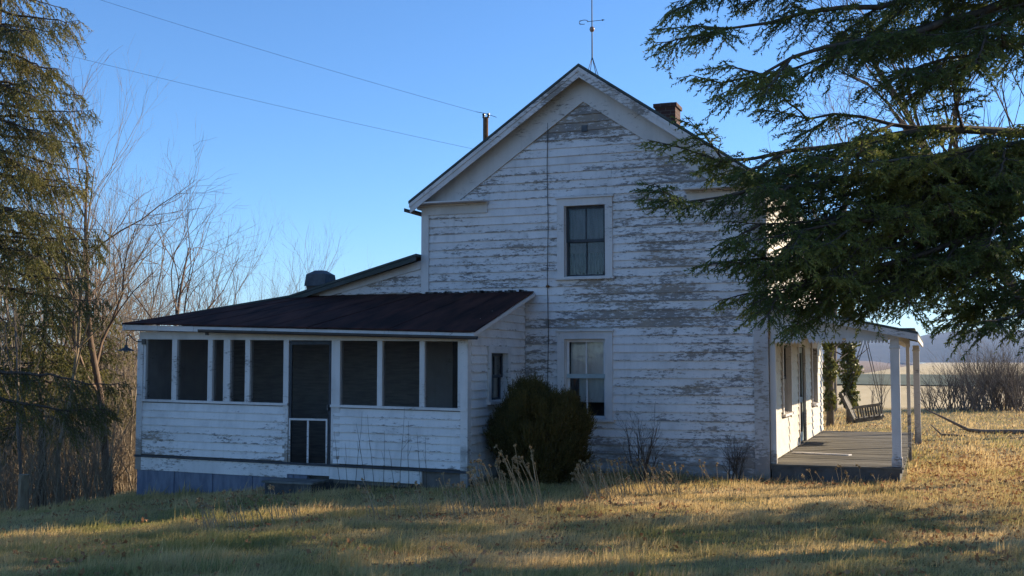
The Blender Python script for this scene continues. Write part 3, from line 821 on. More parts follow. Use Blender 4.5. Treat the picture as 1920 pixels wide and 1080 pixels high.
m = MB(); m.prism([(XR + .06, GY + .025, 2.50), (-.55, GY + .025, 2.50), (-.30, GY + .025, PR1 - .035), (XR + .06, GY + .025, PR0 - .08)], (0, .03, 0)); part('porch_gable_board', m, 'frieze', house)
m = MB(); m.prism([(XR + .04, GY - .17, PR0 - .055), (PXE, GY - .17, PR1 - .042), (PXE, GY - .17, PR1 - .15), (XR + .04, GY - .17, PR0 - .17)][::-1], (0, .025, 0)); m.box(PXE - .03, PXE - .005, GY - .14, YB - .05, PR1 - .14, PR1 - .04); part('porch_fascia', m, 'trim', house)
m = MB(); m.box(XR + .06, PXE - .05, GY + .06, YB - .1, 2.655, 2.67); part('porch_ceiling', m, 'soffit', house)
n = 34; w = (-.70 - XR - .1) / n
for r0_, r1_ in ((0, 9), (11, 21), (22, 34)):         # scalloped trim hanging from the end board, with pieces lost
    m = MB()
    top = [(XR + .08 + r0_ * w, GY, 2.51), (XR + .08 + r1_ * w, GY, 2.51)]; low = []
    for k in range(r0_, r1_):
        x = XR + .08 + k * w
        low += [(x, GY, 2.465), (x + w * .25, GY, 2.425), (x + w * .5, GY, 2.412), (x + w * .75, GY, 2.425)]
    low.append((XR + .08 + r1_ * w, GY, 2.465))
    m.prism(top + low[::-1], (0, .02, 0)); part('scalloped_trim', m, 'trim', house)
m = MB()
m.box(XR + .04, XR + .14, GY + .04, GY + .14, DZ, 2.5); part('porch_pilaster', m, 'trim', house)

# ------------------------------------------------------------------ things fixed to the house
# lightning rod with arrow vane on a tripod, astride the ridge
lx, ly, lz = XC, 20.62, 7.66
rod = thing('lightning_rod', 'thin iron lightning rod with arrow vane and glass ball on the ridge', 'lightning rod', (lx, ly, lz))
m = MB(); m.tube([(lx, ly, lz + .30), (lx, ly, 10.4)], [.014, .006], 6); part('rod', m, 'iron', rod)
for dx, dy in ((-.10, -.10), (-.10, .12), (.12, -.10), (.12, .12)):
    m = MB(); m.tube([(lx + dx, ly + dy, roof_z(lx + dx, 7.66) - .01), (lx + dx * .3, ly + dy * .3, lz + .22), (lx, ly, lz + .36)], .007, 5); part('leg', m, 'iron', rod)
m = MB(); m.lathe((lx, ly, lz + .90), [(.0, -.055), (.035, -.045), (.052, 0), (.035, .045), (.0, .055)], 12); part('glass_ball', m, 'ball', rod, True)
m = MB(); zz = lz + 1.06
m.tube([(lx - .10, ly, zz), (lx + .22, ly, zz)], .006, 5); m.prism([(lx + .2, ly - .002, zz - .02), (lx + .26, ly - .002, zz), (lx + .2, ly - .002, zz + .02)], (0, .004, 0))
ring = [(lx - .17 + .075 * math.cos(a) * 1.2, ly, zz + .042 * math.sin(a)) for a in np.linspace(-.2, 2 * math.pi - 1.3, 16)]
m.tube(ring, .007, 5); m.tube([(lx - .24, ly, zz - .045), (lx - .26, ly, zz), (lx - .24, ly, zz + .045)], .007, 5)
part('arrow_vane', m, 'iron', rod)
# service mast with two insulators
mx, my = -9.02, 22.4
mz = roof_z(mx, 7.66)
mast = thing('service_mast', 'rusted pipe mast with two black insulators rising above the eave', 'mast', (mx, my, mz))
m = MB(); m.tube([(mx, my, mz - .1), (mx, my, 7.42)], .045, 10); part('pipe', m, 'rust', mast, False)
m = MB(); m.tube([(mx - .06, my, mz - .05), (mx - .062, my, 7.46)], .014, 6); part('conduit', m, 'black', mast)
for dx in (-.06, .05):
    m = MB(); m.lathe((mx + dx, my, 7.44), [(.0, -.03), (.03, -.03), (.03, .0), (.018, .015), (.034, .03), (.03, .06), (0, .065)], 10); part('insulator', m, 'black', mast)
m = MB(); m.tube([(mx - .24, my, 7.56), (mx, my, 7.50), (mx + .24, my, 7.40)], .006, 5); part('tie_wire', m, 'iron', mast)
# utility pole out of the frame and its two wires
p1 = at_depth(-420, -205, 24.5); px_, py_ = float(p1[0]), float(p1[1])
pole = thing('utility_pole', 'tall wooden utility pole at the edge of the woods carrying two wires', 'utility pole', (px_, py_, G1(px_, py_)))
pz = float(p1[2]); m = MB(); m.tube([(px_, py_, G1(px_, py_) - .5), (px_, py_, pz + .5)], [.16, .11], 10); part('shaft', m, 'bark', pole)
m = MB(); m.box(px_ - .05, px_ + .05, py_ - .9, py_ + .9, pz - .12, pz); part('cross_arm', m, 'bark', pole)
def wire(a, b, sag, label):
    pts = []
    for t in np.linspace(0, 1, 30):
        p = Vector(a).lerp(Vector(b), t); p.z -= sag * 4 * t * (1 - t); pts.append(p)
    m = MB(); m.tube(pts, .003, 4); tag(link('overhead_wire', m.mesh('overhead_wire'), 'black'), label, 'wire', None)
wire((px_, py_, pz), (mx - .24, my, 7.56), .15, 'thin overhead wire running to the insulators of the rusted mast')
p2 = at_depth(-420, -30, 26)
wire((px_, py_ + .8, pz - 1.9), tuple(at_depth(905, 283, 26.5)), .12, 'lower thin overhead wire sinking behind the left roof slope')
# gooseneck yard lamp on the corner of the screened porch
lamp = thing('yard_lamp', 'gooseneck lamp with wide shallow metal shade on the porch corner', 'lamp', (XA0 + .14, YF - .05, 2.48))
lxp, lzp = -14.13, 2.30
m = MB(); m.tube([(XA0 + .14, YF - .055, 2.47), (XA0 - .0, YF - .08, 2.475), (XA0 - .06, YF - .11, 2.52), (XA0 - .09, YF - .13, 2.57), (XA0 - .12, YF - .15, 2.60), (XA0 - .155, YF - .16, 2.585), (lxp - .0, YF - .165, 2.53), (lxp - .01, YF - .17, 2.38)], .0115, 6); part('gooseneck', m, 'iron', lamp, True)
m = MB(); m.lathe((lxp - .01, YF - .17, lzp), [(.15, .0), (.145, .012), (.05, .055), (.03, .075), (.025, .11), (.0, .112)], 20); part('shade', m, 'galv', lamp, True)
m = MB(); m.box(XA0 + .10, XA0 + .18, YF - .07, YF - .052, 2.42, 2.52); part('wall_bracket', m, 'iron', lamp)
m = MB(); m.lathe((lxp - .01, YF - .17, lzp + .0), [(.0, -.035), (.025, -.02), (.03, .01), (.02, .05)], 10); part('bulb', m, 'curtain', lamp, True)
# step below the screen door
st = thing('door_step', 'dark mossy plank step below the screen door', 'step', (-10.3, YF - .4, G1(-10.3, YF - .4)))
gs = G1(-10.3, YF - .4)
m = MB(); m.box(-10.78, -9.88, YF - .62, YF - .10, gs - .1, .03); part('riser', m, 'found_dark', st)
for k in range(3):
    m = MB(); m.box(-10.83, -9.83, YF - .66 + k * .19, YF - .66 + k * .19 + .18, .031, .065); part('plank', m, 'concrete', st)

# porch swing hanging under the porch roof
sx, sy, sz = -1.42, 26.2, .86
sw = thing('porch_swing', 'slatted wooden porch swing hanging by chains under the porch roof', 'swing', (sx, sy, .70))
TA = rad(-9)
def sp(u, v, w):   # u forward (+X), v along the bench (Y), w up, tilted back
    return (sx + u * math.cos(TA) + w * math.sin(TA) * 1.0, sy + v, sz + -u * math.sin(TA) + w * math.cos(TA))
def sbar(u0, u1, v0, v1, w0, w1):
    m = MB(); return m.hexa([sp(u0, v0, w0), sp(u1, v0, w0), sp(u1, v1, w0), sp(u0, v1, w0), sp(u0, v0, w1), sp(u1, v0, w1), sp(u1, v1, w1), sp(u0, v1, w1)])
HB = .52
for k in range(5): part('seat_slat', sbar(-.22 + k * .11, -.13 + k * .11, -HB, HB, 0, .025), 'swing_wood', sw)
for v in (-HB, HB - .05):
    part('seat_rail', sbar(-.26, .34, v, v + .05, -.065, -.002), 'swing_wood', sw)
    part('armrest', sbar(-.26, .36, v - .03, v + .08, .235, .265), 'swing_wood', sw)
    for k in range(5): part('arm_spindle', sbar(-.16 + k * .11, -.12 + k * .11, v + .005, v + .045, .001, .234), 'swing_wood', sw)
    m = MB(); m.hexa([sp(-.28, v, -.06), sp(-.22, v, -.06), sp(-.22, v + .05, -.06), sp(-.28, v + .05, -.06), sp(-.46, v, .62), sp(-.40, v, .62), sp(-.40, v + .05, .62), sp(-.46, v + .05, .62)]); part('back_post', m, 'swing_wood', sw)
for k in range(10):
    v = -HB + .07 + k * (2 * HB - .17) / 9.4
    m = MB(); m.hexa([sp(-.255, v, .03), sp(-.235, v, .03), sp(-.235, v + .07, .03), sp(-.255, v + .07, .03), sp(-.42, v, .54), sp(-.40, v, .54), sp(-.40, v + .07, .54), sp(-.42, v + .07, .54)]); part('back_slat', m, 'swing_wood', sw)
m = MB(); m.hexa([sp(-.46, -HB + .051, .53), sp(-.43, -HB + .051, .53), sp(-.43, HB - .051, .53), sp(-.46, HB - .051, .53), sp(-.475, -HB + .051, .60), sp(-.445, -HB + .051, .60), sp(-.445, HB - .051, .60), sp(-.475, HB - .051, .60)]); part('top_rail', m, 'swing_wood', sw)
for v in (-HB + .02, HB - .02):
    for u, ww in ((-.42, .45), (.34, .26)):
        m = MB(); a = Vector(sp(u, v, ww)); b = Vector((sx + .0, sy + v, 2.65)); m.tube([a, a.lerp(b, .5), b], .008, 4); part('chain', m, 'iron', sw)

# ------------------------------------------------------------------ vegetation generators
def unitv(a): return a / (np.linalg.norm(a, axis=-1, keepdims=True) + 1e-9)
def sprig_tris(P, D, L, k, nl, w, spread=.75, flat=None):
    """needle triangles along sprigs starting at P in direction D"""
    n = len(P); out = []
    L = np.broadcast_to(np.asarray(L, float).reshape(-1, 1), (n, 1))
    for j in range(k):
        t = (j + rng.random((n, 1))) / k
        base = P + D * L * t
        perp = unitv(np.cross(D, rng.normal(size=(n, 3))))
        d = unitv(D * (1 - .35 * spread) + perp * spread)
        ln = nl * (0.7 + .6 * rng.random((n, 1))) * (1.1 - .35 * t)
        side = unitv(np.cross(d, rng.normal(size=(n, 3)))) * w * .5
        out.append(np.stack([base - side, base + side, base + d * ln], 1))
    side = unitv(np.cross(D, rng.normal(size=(n, 3)))) * w * .35
    out.append(np.stack([P - side, P + side, P + D * L], 1))
    return np.concatenate(out)

def conifer_branch(base, tip, arch, tipup, sec_max, spacing, droop, sprigL, k, nl, w, start=.12, segs=None, sprig_sp=.07, gap=1.1, subs=0, subL=1.0, sub_kw=None):
    """returns needle triangles; adds wooden segments to segs"""
    base = np.array(base, float); tip = np.array(tip, float)
    L = np.linalg.norm(tip - base); ts = np.linspace(0, 1, 14)
    curve = base[None] + (tip - base)[None] * ts[:, None]
    curve[:, 2] += arch * L * np.sin(np.pi * ts) + tipup * L * (ts ** 3 - ts)
    wob = np.cumsum(rng.normal(0, .018 * L, (14, 3)), 0); wob -= wob[-1] * ts[:, None]; curve += wob * .5
    r0 = .010 * L + .008
    for i in range(13):
        segs.append([*curve[i], *curve[i + 1], r0 * (1 - ts[i]) + .004, r0 * (1 - ts[i + 1]) + .004])
    Ps, Ds, Ls = [], [], []
    n = max(4, int(L * (1 - start) / spacing)); fq = rng.uniform(14, 26); fp = rng.uniform(0, 6.28)
    for q in range(n):
        t = start + (1 - start) * (q + rng.random()) / n
        x = t * 13; i = min(int(x), 12); f = x - i
        p = curve[i] * (1 - f) + curve[i + 1] * f
        tan = unitv(curve[i + 1] - curve[i])
        sgn = 1 if q % 2 else -1
        if t < .82 and math.sin(t * fq + fp) > gap: continue
        lat = unitv(np.cross(tan, [0, 0, 1.])) * sgn
        sl = sec_max * min(1, (1 - t) * 2.2 + .22) * (.55 + .6 * rng.random()) * min(1.0, .35 + t * 2)
        d = unitv(tan * (.55 + .5 * rng.random()) + lat * (.75 + .2 * rng.random()) + np.array([0, 0, -droop * (.2 + rng.random()) + .32 * rng.normal()]))
        m_ = max(3, int(sl / sprig_sp)); tt = (np.arange(m_) + .5) / m_
        pts = p[None] + d[None] * (sl * tt)[:, None]; pts[:, 2] -= droop * .55 * sl * tt ** 2
        segs.append([*p, *pts[m_ // 2], .006, .004]); segs.append([*pts[m_ // 2], *pts[-1], .004, .002])
        s2 = np.where(np.arange(m_) % 2, 1, -1)[:, None]
        lat2 = unitv(np.cross(d, [0, 0, 1.]))[None] * s2
        dd = unitv(d[None] * .8 + lat2 * (.25 + .6 * rng.random((m_, 1))) + np.array([0, 0, -1.]) * droop * (.3 + 1.1 * rng.random((m_, 1))) + rng.normal(0, .12, (m_, 3)))
        Ps.append(pts); Ds.append(dd); Ls.append(sprigL * (.6 + .7 * rng.random(m_)) * (1.1 - .4 * tt))
    extra = []
    for q in range(subs):
        t = .30 + .66 * (q + rng.random()) / subs
        i = min(int(t * 13), 12); tan = unitv(curve[i + 1] - curve[i])
        lat = unitv(np.cross(tan, [0, 0, 1.])) * (1 if q % 2 else -1)
        l = subL * rng.uniform(.55, 1.25) * min(1.0, 1.25 - .6 * t)
        d = unitv(tan * rng.uniform(.5, 1.1) + lat * rng.uniform(.25, .9) + np.array([0, 0, rng.uniform(-.55, .42)]))
        e = conifer_branch(curve[i], curve[i] + d * l, segs=segs, **sub_kw)
        if e is not None: extra.append(e)
    if len(Ps) == 0: return np.concatenate(extra) if extra else None
    # leader tip
    return np.concatenate(extra + [sprig_tris(np.concatenate(Ps), np.concatenate(Ds), np.concatenate(Ls), k, nl, w)])

def trunk_mesh(x, y, z0, z1, r, lean=(0, 0), n=10):
    m = MB(); pts = []; rs = []
    for t in np.linspace(0, 1, 14):
        pts.append((x + lean[0] * t + .03 * math.sin(t * 9), y + lean[1] * t + .03 * math.cos(t * 7), z0 + (z1 - z0) * t)); rs.append(r * (1 - t) ** .8 + .015 + .35 * r * math.exp(-t * 30))
    m.tube(pts, rs, n); return m.mesh('trunk', True)

def make_conifer(name, label, x, y, height, r, specs, random_sets, mat, cat='tree', group=None, bark='bark_dark', lean=(0, 0), trunk_z0=-.3):
    z0 = G1(x, y)
    root = thing(name, label, cat, (x, y, z0), group)
    tm = trunk_mesh(x, y, z0 + trunk_z0, z0 + height, r, lean); part('trunk', tm, bark, root)
    segs = []; tr = []
    for (tip, az, kw) in specs:
        tr.append(conifer_branch((x, y, az), tip, segs=segs, **kw))
    for s in random_sets: tr += s(x, y, z0, segs)
    T = np.concatenate([t for t in tr if t is not None])
    part('limbs', tubes_mesh('limbs', segs, 4), bark, root)
    # one tint for every sprig-sized neighbourhood plus noise per needle
    c = T.mean(1); h = np.sin(c[:, 0] * 3.1 + 1.7 * np.sin(c[:, 1] * 2.3)) * np.sin(c[:, 2] * 4.1 + c[:, 1]) * .5 + .5
    tint = np.clip(.45 * h + .55 * rng.random(len(T)), 0, 1)
    part('crown', tri_mesh('crown', T, tint), mat, root)
    return root

def whorls(zlo, zhi, step, per, Lf, kw, az_ok=None, drop=.12):
    def run(x, y, z0, segs):
        out = []; z = zlo
        while z < zhi:
            a0 = rng.random() * 6.28
            for q in range(per):
                a = a0 + q * 2 * math.pi / per + rng.normal(0, .15)
                if az_ok and not az_ok(a, z): continue
                L = Lf(z) * (.8 + .35 * rng.random())
                tip = (x + math.cos(a) * L, y + math.sin(a) * L, z - drop * L + rng.normal(0, .1))
                out.append(conifer_branch((x, y, z), tip, segs=segs, **kw))
            z += step * (.8 + .4 * rng.random())
        return out
    return run

# ------------------------------------------------------------------ big spruce at the right, its trunk just outside the frame
tx, ty = ground_pos(2090, 13.2)
KAS = dict(gap=.3, arch=.03, tipup=.16, sec_max=.40, spacing=.034, droop=.42, sprigL=.15, k=9, nl=.046, w=.017, start=.04, sprig_sp=.045)
KA = dict(gap=.2, arch=.06, tipup=.14, sec_max=.55, spacing=.05, droop=.42, sprigL=.16, k=9, nl=.048, w=.017, start=.22, sprig_sp=.05, subs=7, subL=1.0, sub_kw=KAS)
vis = [(1228, 55, 12.4, 6.7), (1262, 5, 13.0, 7.2), (1292, 140, 12.0, 6.5), (1330, -50, 12.7, 7.3), (1385, 150, 13.6, 6.6), (1560, 60, 14.0, 6.6), (1640, 140, 12.4, 6.3), (1700, 60, 14.6, 6.6), (1760, -30, 12.6, 6.9), (1810, 70, 12.2, 6.6), (1720, 150, 13.4, 6.3),
       (1214, 262, 12.6, 4.75), (1204, 372, 12.0, 4.5), (1422, 205, 13.2, 4.6), (1330, 330, 13.6, 4.7), (1500, 290, 11.8, 4.8), (1400, 395, 12.8, 4.5), 
       (1302, 500, 12.4, 3.95), (1345, 565, 13.0, 3.8), (1380, 455, 11.7, 4.2), (1530, 420, 12.2, 4.4), (1480, 550, 12.4, 3.8), (1620, 440, 13.8, 4.3), 
       (1490, 585, 13.0, 3.6), (1640, 560, 12.1, 3.7), (1770, 585, 13.2, 3.4), (1860, 600, 12.2, 3.2), (1450, 470, 13.4, 4.2), (1370, 490, 12.0, 4.1), (1500, 400, 12.6, 4.5), (1430, 440, 12.2, 4.3), (1360, 415, 12.2, 4.3), (1420, 525, 12.9, 4.0), (1410, 570, 12.2, 3.8), (1440, 350, 12.4, 4.6), (1870, 300, 12.6, 4.9)]
specs = []
for (px, py, d, az) in vis:
    tip = at_depth(px, py, d)
    specs.append((tip, az, KA))
KB = dict(arch=.04, tipup=.08, sec_max=1.0, spacing=.10, droop=.4, sprigL=.22, k=6, nl=.075, w=.024, start=.12, sprig_sp=.09)
def az_right(a, z):
    v = np.array([math.cos(a), math.sin(a)]); return z > 7.2 or v @ np.array([_R[0], _R[1]]) > .2
make_conifer('spruce_tree', 'large dark green spruce spreading drooping boughs in front of the gable', tx, ty, 15.0, .30, specs,
             [whorls(3.6, 7.2, 1.6, 4, lambda z: 3.2 - .12 * z, KB, az_right), whorls(7.3, 14.6, .5, 6, lambda z: max(.4, 4.0 * (15.2 - z) / 8), KB)], 'needle_r')

# ------------------------------------------------------------------ spruce at the left edge
KL = dict(gap=.6, arch=.02, tipup=.12, sec_max=.65, spacing=.035, droop=.95, sprigL=.22, k=7, nl=.06, w=.018, start=.06, sprig_sp=.06)
lx2, ly2 = ground_pos(-25, 20.4)
specs = []
for (px, py, d, az) in [(150, 38, 20.2, 8.6), (112, 130, 19.8, 7.9), (176, 205, 20.4, 6.9), (100, 250, 19.6, 6.6), (165, 265, 20.8, 6.3), (150, 350, 20.0, 5.6), (120, 400, 19.5, 5.0), (190, 450, 20.4, 4.5), (160, 520, 19.7, 3.9), (200, 560, 20.8, 3.5), (235, 715, 20.6, 1.9), (215, 770, 20.8, 1.5),
                        (60, 60, 19.4, 8.4), (70, 180, 19.3, 7.3), (60, 320, 19.2, 6.0), (75, 480, 19.2, 4.4)]:
    specs.append((at_depth(px, py, d), az, KL))
make_conifer('norway_spruce', 'tall olive green spruce with hanging twigs at the edge of the woods', lx2, ly2, 14.5, .22, specs,
             [whorls(4.4, 14.0, .55, 6, lambda z: max(.35, 2.25 * (15.0 - z) / 12), dict(KL, gap=.55, spacing=.06, k=6, sprig_sp=.09, nl=.075, w=.024))], 'needle_l')

# ------------------------------------------------------------------ bare trees
def grow(seed, h, r, lv=4, spread=.55, first=.3, upr=.25, nb=(7, 5, 4, 3), sub=6, tw=.0055):
    """skeleton segments (trunk list, crown list)"""
    rg = np.random.default_rng(seed); trunk, crown = [], []
    def limb(p, d, L, r, level):
        n = sub if level < 2 else 3
        pts = [p]; dd = d.copy()
        for i in range(n):
            dd = unitv(dd + rg.normal(0, .09 if level == 0 else .16, 3) + np.array([0, 0, upr * (.25 if level else .1)]))
            pts.append(pts[-1] + dd * (L / n))
        for i in range(n):
            tp = .82 if level < 2 else .55
            a, b = 1 - i / n * tp, 1 - (i + 1) / n * tp
            (trunk if level == 0 else crown).append([*pts[i], *pts[i + 1], r * a, r * b])
        if level < lv:
            k = nb[min(level, len(nb) - 1)]
            for q in range(k):
                t = first + (1 - first) * (q + rg.random()) / k if level == 0 else .2 + .8 * (q + rg.random()) / k
                x = min(t, .999) * n; i = int(x); f = x - i
                bp = pts[i] * (1 - f) + pts[i + 1] * f; bd = unitv(pts[i + 1] - pts[i])
                perp = unitv(np.cross(bd, rg.normal(size=3)))
                an = spread * (.7 + .6 * rg.random())
                limb(bp, unitv(bd * math.cos(an) + perp * math.sin(an) + np.array([0, 0, .12])), L * (.62 - .25 * t) * (.75 + .5 * rg.random()), max(r * (1 - min(t, 1) * (.82 if level < 2 else .55)) * .62, tw * .45), level + 1)
    limb(np.zeros(3), np.array([0, 0, 1.0]), h, r, 0)
    return trunk, crown
TREES = {}
def bare_proto(key, **kw):
    t, c = grow(**kw); TREES[key] = (tubes_mesh('trunk', t, 7), tubes_mesh('crown', c, 3))
bare_proto('a', seed=8, h=9.6, r=.135, nb=(12, 6, 4), lv=3, spread=.62, tw=.010)
bare_proto('b', seed=11, h=7.5, r=.11, nb=(9, 6, 4), lv=3, spread=.75, upr=.1, tw=.010)
bare_proto('c', seed=23, h=9.0, r=.07, nb=(12, 5, 3), lv=3, spread=.45, first=.35, upr=.5)
bare_proto('d', seed=31, h=7.0, r=.055, nb=(10, 5, 3), lv=3, spread=.5, first=.25, upr=.45)
bare_proto('e', seed=47, h=12.5, r=.20, nb=(12, 7, 5, 3), lv=4, spread=.6, first=.25)
bare_proto('shrub', seed=5, h=1.0, r=.012, nb=(6, 4, 3), lv=2, spread=.5, first=.1, sub=4)
def bare_tree(key, px, d, scale, label, group=None, rot=None, tilt=(0, 0), bark='bark_tan', name='bare_tree', xy=None):
    x, y = xy if xy else ground_pos(px, d)
    root = thing(name, label, 'tree', (x, y, G1(x, y) - .05), group)
    root.rotation_euler = (tilt[0], tilt[1], rot if rot is not None else random.uniform(0, 6.28)); root.scale = (scale,) * 3
    for nm, me in zip(('trunk', 'crown'), TREES[key]):
        o = bpy.data.objects.new(nm, me); col.objects.link(o); o.parent = root
        if not me.materials: me.materials.append(None)
        o.material_slots[0].link = 'OBJECT'; o.material_slots[0].material = M[bark]
    return root
bare_tree('a', 215, 27, .84, 'tall slender bare tree rising from the brush between spruce and porch', rot=1.0, bark='bark_rose')
bare_tree('b', 285, 31, .95, 'leaning bare tree with a crooked limb reaching over the porch roof corner', rot=.4, tilt=(0, rad(9)), bark='bark_rose')
bare_tree('c', 120, 25, .85, 'bare sapling with upright twigs crowding the spruce')
gset = 'bare trees of the woods beside the house'
glabels = {'a': 'bare tree with long rising limbs in the woods beside the porch', 'b': 'crooked wide branching bare tree in the woods beside the porch', 'c': 'straight slim bare tree with steep twigs in the woods', 'd': 'small slender bare sapling in the woods beside the porch'}
for px, d, s, k in [(30, 28, .8, 'c'), (75, 33, .9, 'a'), (150, 30, .9, 'd'), (180, 38, 1.1, 'c'), (235, 35, .85, 'd'), (262, 42, 1.1, 'c'), (100, 44, 1.2, 'b'), (20, 40, 1.2, 'a'), (-40, 32, 1.0, 'c'), (140, 50, 1.3, 'c'), (210, 52, 1.2, 'a'), (60, 56, 1.3, 'd'), (245, 60, 1.35, 'b'), (5, 62, 1.4, 'c'), (180, 66, 1.4, 'd'), (110, 70, 1.5, 'a'), (275, 50, 1.0, 'd'), (-20, 48, 1.2, 'd'), (160, 42, .9, 'b'), (225, 46, 1.0, 'c'),
                    (50, 24, .8, 'd'), (90, 29, .8, 'c'), (250, 29, .6, 'd'), (195, 32, .7, 'd'), (300, 44, .9, 'b'), (320, 56, 1.1, 'c'), (130, 36, .8, 'd'), (215, 40, .8, 'b'), (240, 33, .6, 'c'), (65, 38, .9, 'b'), (170, 58, 1.0, 'b'), (95, 62, 1.1, 'd'), (30, 52, 1.1, 'b'), (255, 70, 1.3, 'd'), (200, 75, 1.4, 'b'), (140, 80, 1.5, 'd'), (50, 78, 1.5, 'b'), (15, 72, 1.4, 'c'), (270, 80, 1.5, 'c')]:
    bare_tree(k, px, d, s, glabels[k], gset, bark=random.choice(['bark_tan', 'bark', 'bark_rose']))
gl2 = 'distant bare tree with fine upright twigs showing above the lean-to roof'
for px, d, s, k in [(385, 50, 1.03, 'd'), (410, 55, 1.15, 'c'), (455, 60, 1.15, 'd'), (482, 62, 1.2, 'd'), (502, 58, .98, 'c'), (525, 60, 1.08, 'c'), (558, 61, 1.16, 'c'), (578, 64, 1.1, 'd'), (350, 52, 1.1, 'b')]:
    bare_tree(k, px, d, s, gl2, bark='bark_rose', group='far bare trees beyond the lean-to roof')
bare_tree('e', 2010, 31, 1.05, 'large bare tree standing behind the big dark spruce', bark='bark_dark', rot=0.0, tilt=(0, rad(-10)))
bare_tree('b', 1560, 46, 1.5, 'spreading bare tree behind the porch roof and spruce boughs', bark='bark', rot=3.3)

KW = dict(gap=.5, arch=.02, tipup=.1, sec_max=.65, spacing=.065, droop=.75, sprigL=.26, k=6, nl=.085, w=.032, start=.06, sprig_sp=.09)
for px, d, h, zb, Lm, lb in ((85, 26, 6.6, 2.2, 1.7, 'olive hemlock with thin lower trunk among the bare trees'), (-15, 29, 7.5, 1.8, 2.0, 'broad olive hemlock half hidden by the tall spruce'), (190, 30, 5.4, 2.6, 1.2, 'small yellowish hemlock close behind the porch lamp')):
    x, y = ground_pos(px, d); z_ = G1(x, y)
    make_conifer('hemlock_tree', lb, x, y, h, .09, [], [whorls(z_ + zb, z_ + h - .2, .42, 5, lambda z, z_=z_, h=h, zb=zb, Lm=Lm: max(.3, Lm * (h + .4 - (z - z_)) / (h - zb)), KW)], 'needle_l')
# undergrowth of thin stems in the woods (nobody could count it)
n = 7500
segs = []
for i in range(n):
    d = rng.uniform(23, 85); px = rng.uniform(-80, 330 if d > 34 else 262)
    if d < 27 and px > 215: continue
    x, y = ground_pos(px, d); z = G1(x, y); h = rng.uniform(.8, 3.8) * (d / 40) ** .9
    p = np.array([x, y, z]); dr = unitv(np.array([rng.normal(0, .22), rng.normal(0, .22), 1.0])); r = rng.uniform(.006, .022) * (d / 40) ** .6
    for k in range(3):
        q = p + dr * h / 3; segs.append([*p, *q, r, r * .7])
        for _ in range(2):
            b = unitv(dr + rng.normal(0, .5, 3)); segs.append([*q, *(q + b * h * .3), r * .5, .003])
        p = q; dr = unitv(dr + rng.normal(0, .12, 3)); r *= .7
br = link('woods_undergrowth', tubes_mesh('woods_undergrowth', segs, 3), 'bark_tan')
br['kind'] = 'stuff'; tag(br, 'tangle of thin bare stems and brush filling the woods', 'brush')

# two short fence posts in the woods
for px, d, h in ((52, 21.5, .75),):
    x, y = ground_pos(px, d); z = G1(x, y); m = MB(); m.tube([(x, y, z - .3), (x + .02, y, z + h)], [.11, .10], 9)
    tag(link('tree_stump', m.mesh('tree_stump'), 'bark_tan'), 'short sunlit stump standing beside the spruce trunk', 'stump')

# ------------------------------------------------------------------ rounded evergreen bush by the side wall
bx, by = -6.32, 18.25; bz = G1(bx, by)
bush = thing('evergreen_bush', 'rounded dark olive evergreen bush between the porch wall and lower window', 'bush', (bx, by, bz))
n = 44000
nc = 300
cu = unitv(rng.normal(size=(nc, 3))); cu[:, 2] = np.where(rng.random(nc) < .35, np.abs(cu[:, 2]), cu[:, 2])
cr = (.62 + .40 * rng.random((nc, 1)) ** .6)
CC = np.array([bx, by, bz + .74]) + cu * cr * (1 + .13 * np.sin(cu[:, :1] * 5 + cu[:, 2:3] * 3 + .8)) * np.array([.80, .76, .80])
CC[:, 2] = np.maximum(CC[:, 2], bz + .12)
ci = rng.integers(0, nc, n)
CDIR = unitv((CC - np.array([bx, by, bz + .2])) * np.array([.6, .6, .9]) + np.array([0, 0, .5]))
P = CC[ci] + rng.normal(0, .045, (n, 3)) + CDIR[ci] * rng.uniform(-.18, .17, (n, 1))
P = P[P[:, 2] > bz + .02]; ci = ci[:0]
D = unitv((P - np.array([bx, by, bz + .1])) * np.array([.6, .6, .9]) + np.array([0, 0, .5]) + rng.normal(0, .28, P.shape))
# a few longer shoots break the outline
L = np.where(rng.random(len(P)) < .015, .24, .11) * (.7 + .6 * rng.random(len(P)))
T = sprig_tris(P, D, L, 6, .040, .012, .55)
part('foliage', tri_mesh('foliage', T, rng.random(len(T))), 'needle_bush', bush)
sg_ = []
for i in range(26):
    a = rng.random() * 6.28; e = rng.uniform(.3, .75)
    sg_.append([bx + .06 * math.cos(a), by + .06 * math.sin(a), bz - .05, bx + e * math.cos(a), by + e * math.sin(a), bz + rng.uniform(.5, 1.4), .018, .006])
part('stems', tubes_mesh('stems', sg_, 4), 'bark_dark', bush)

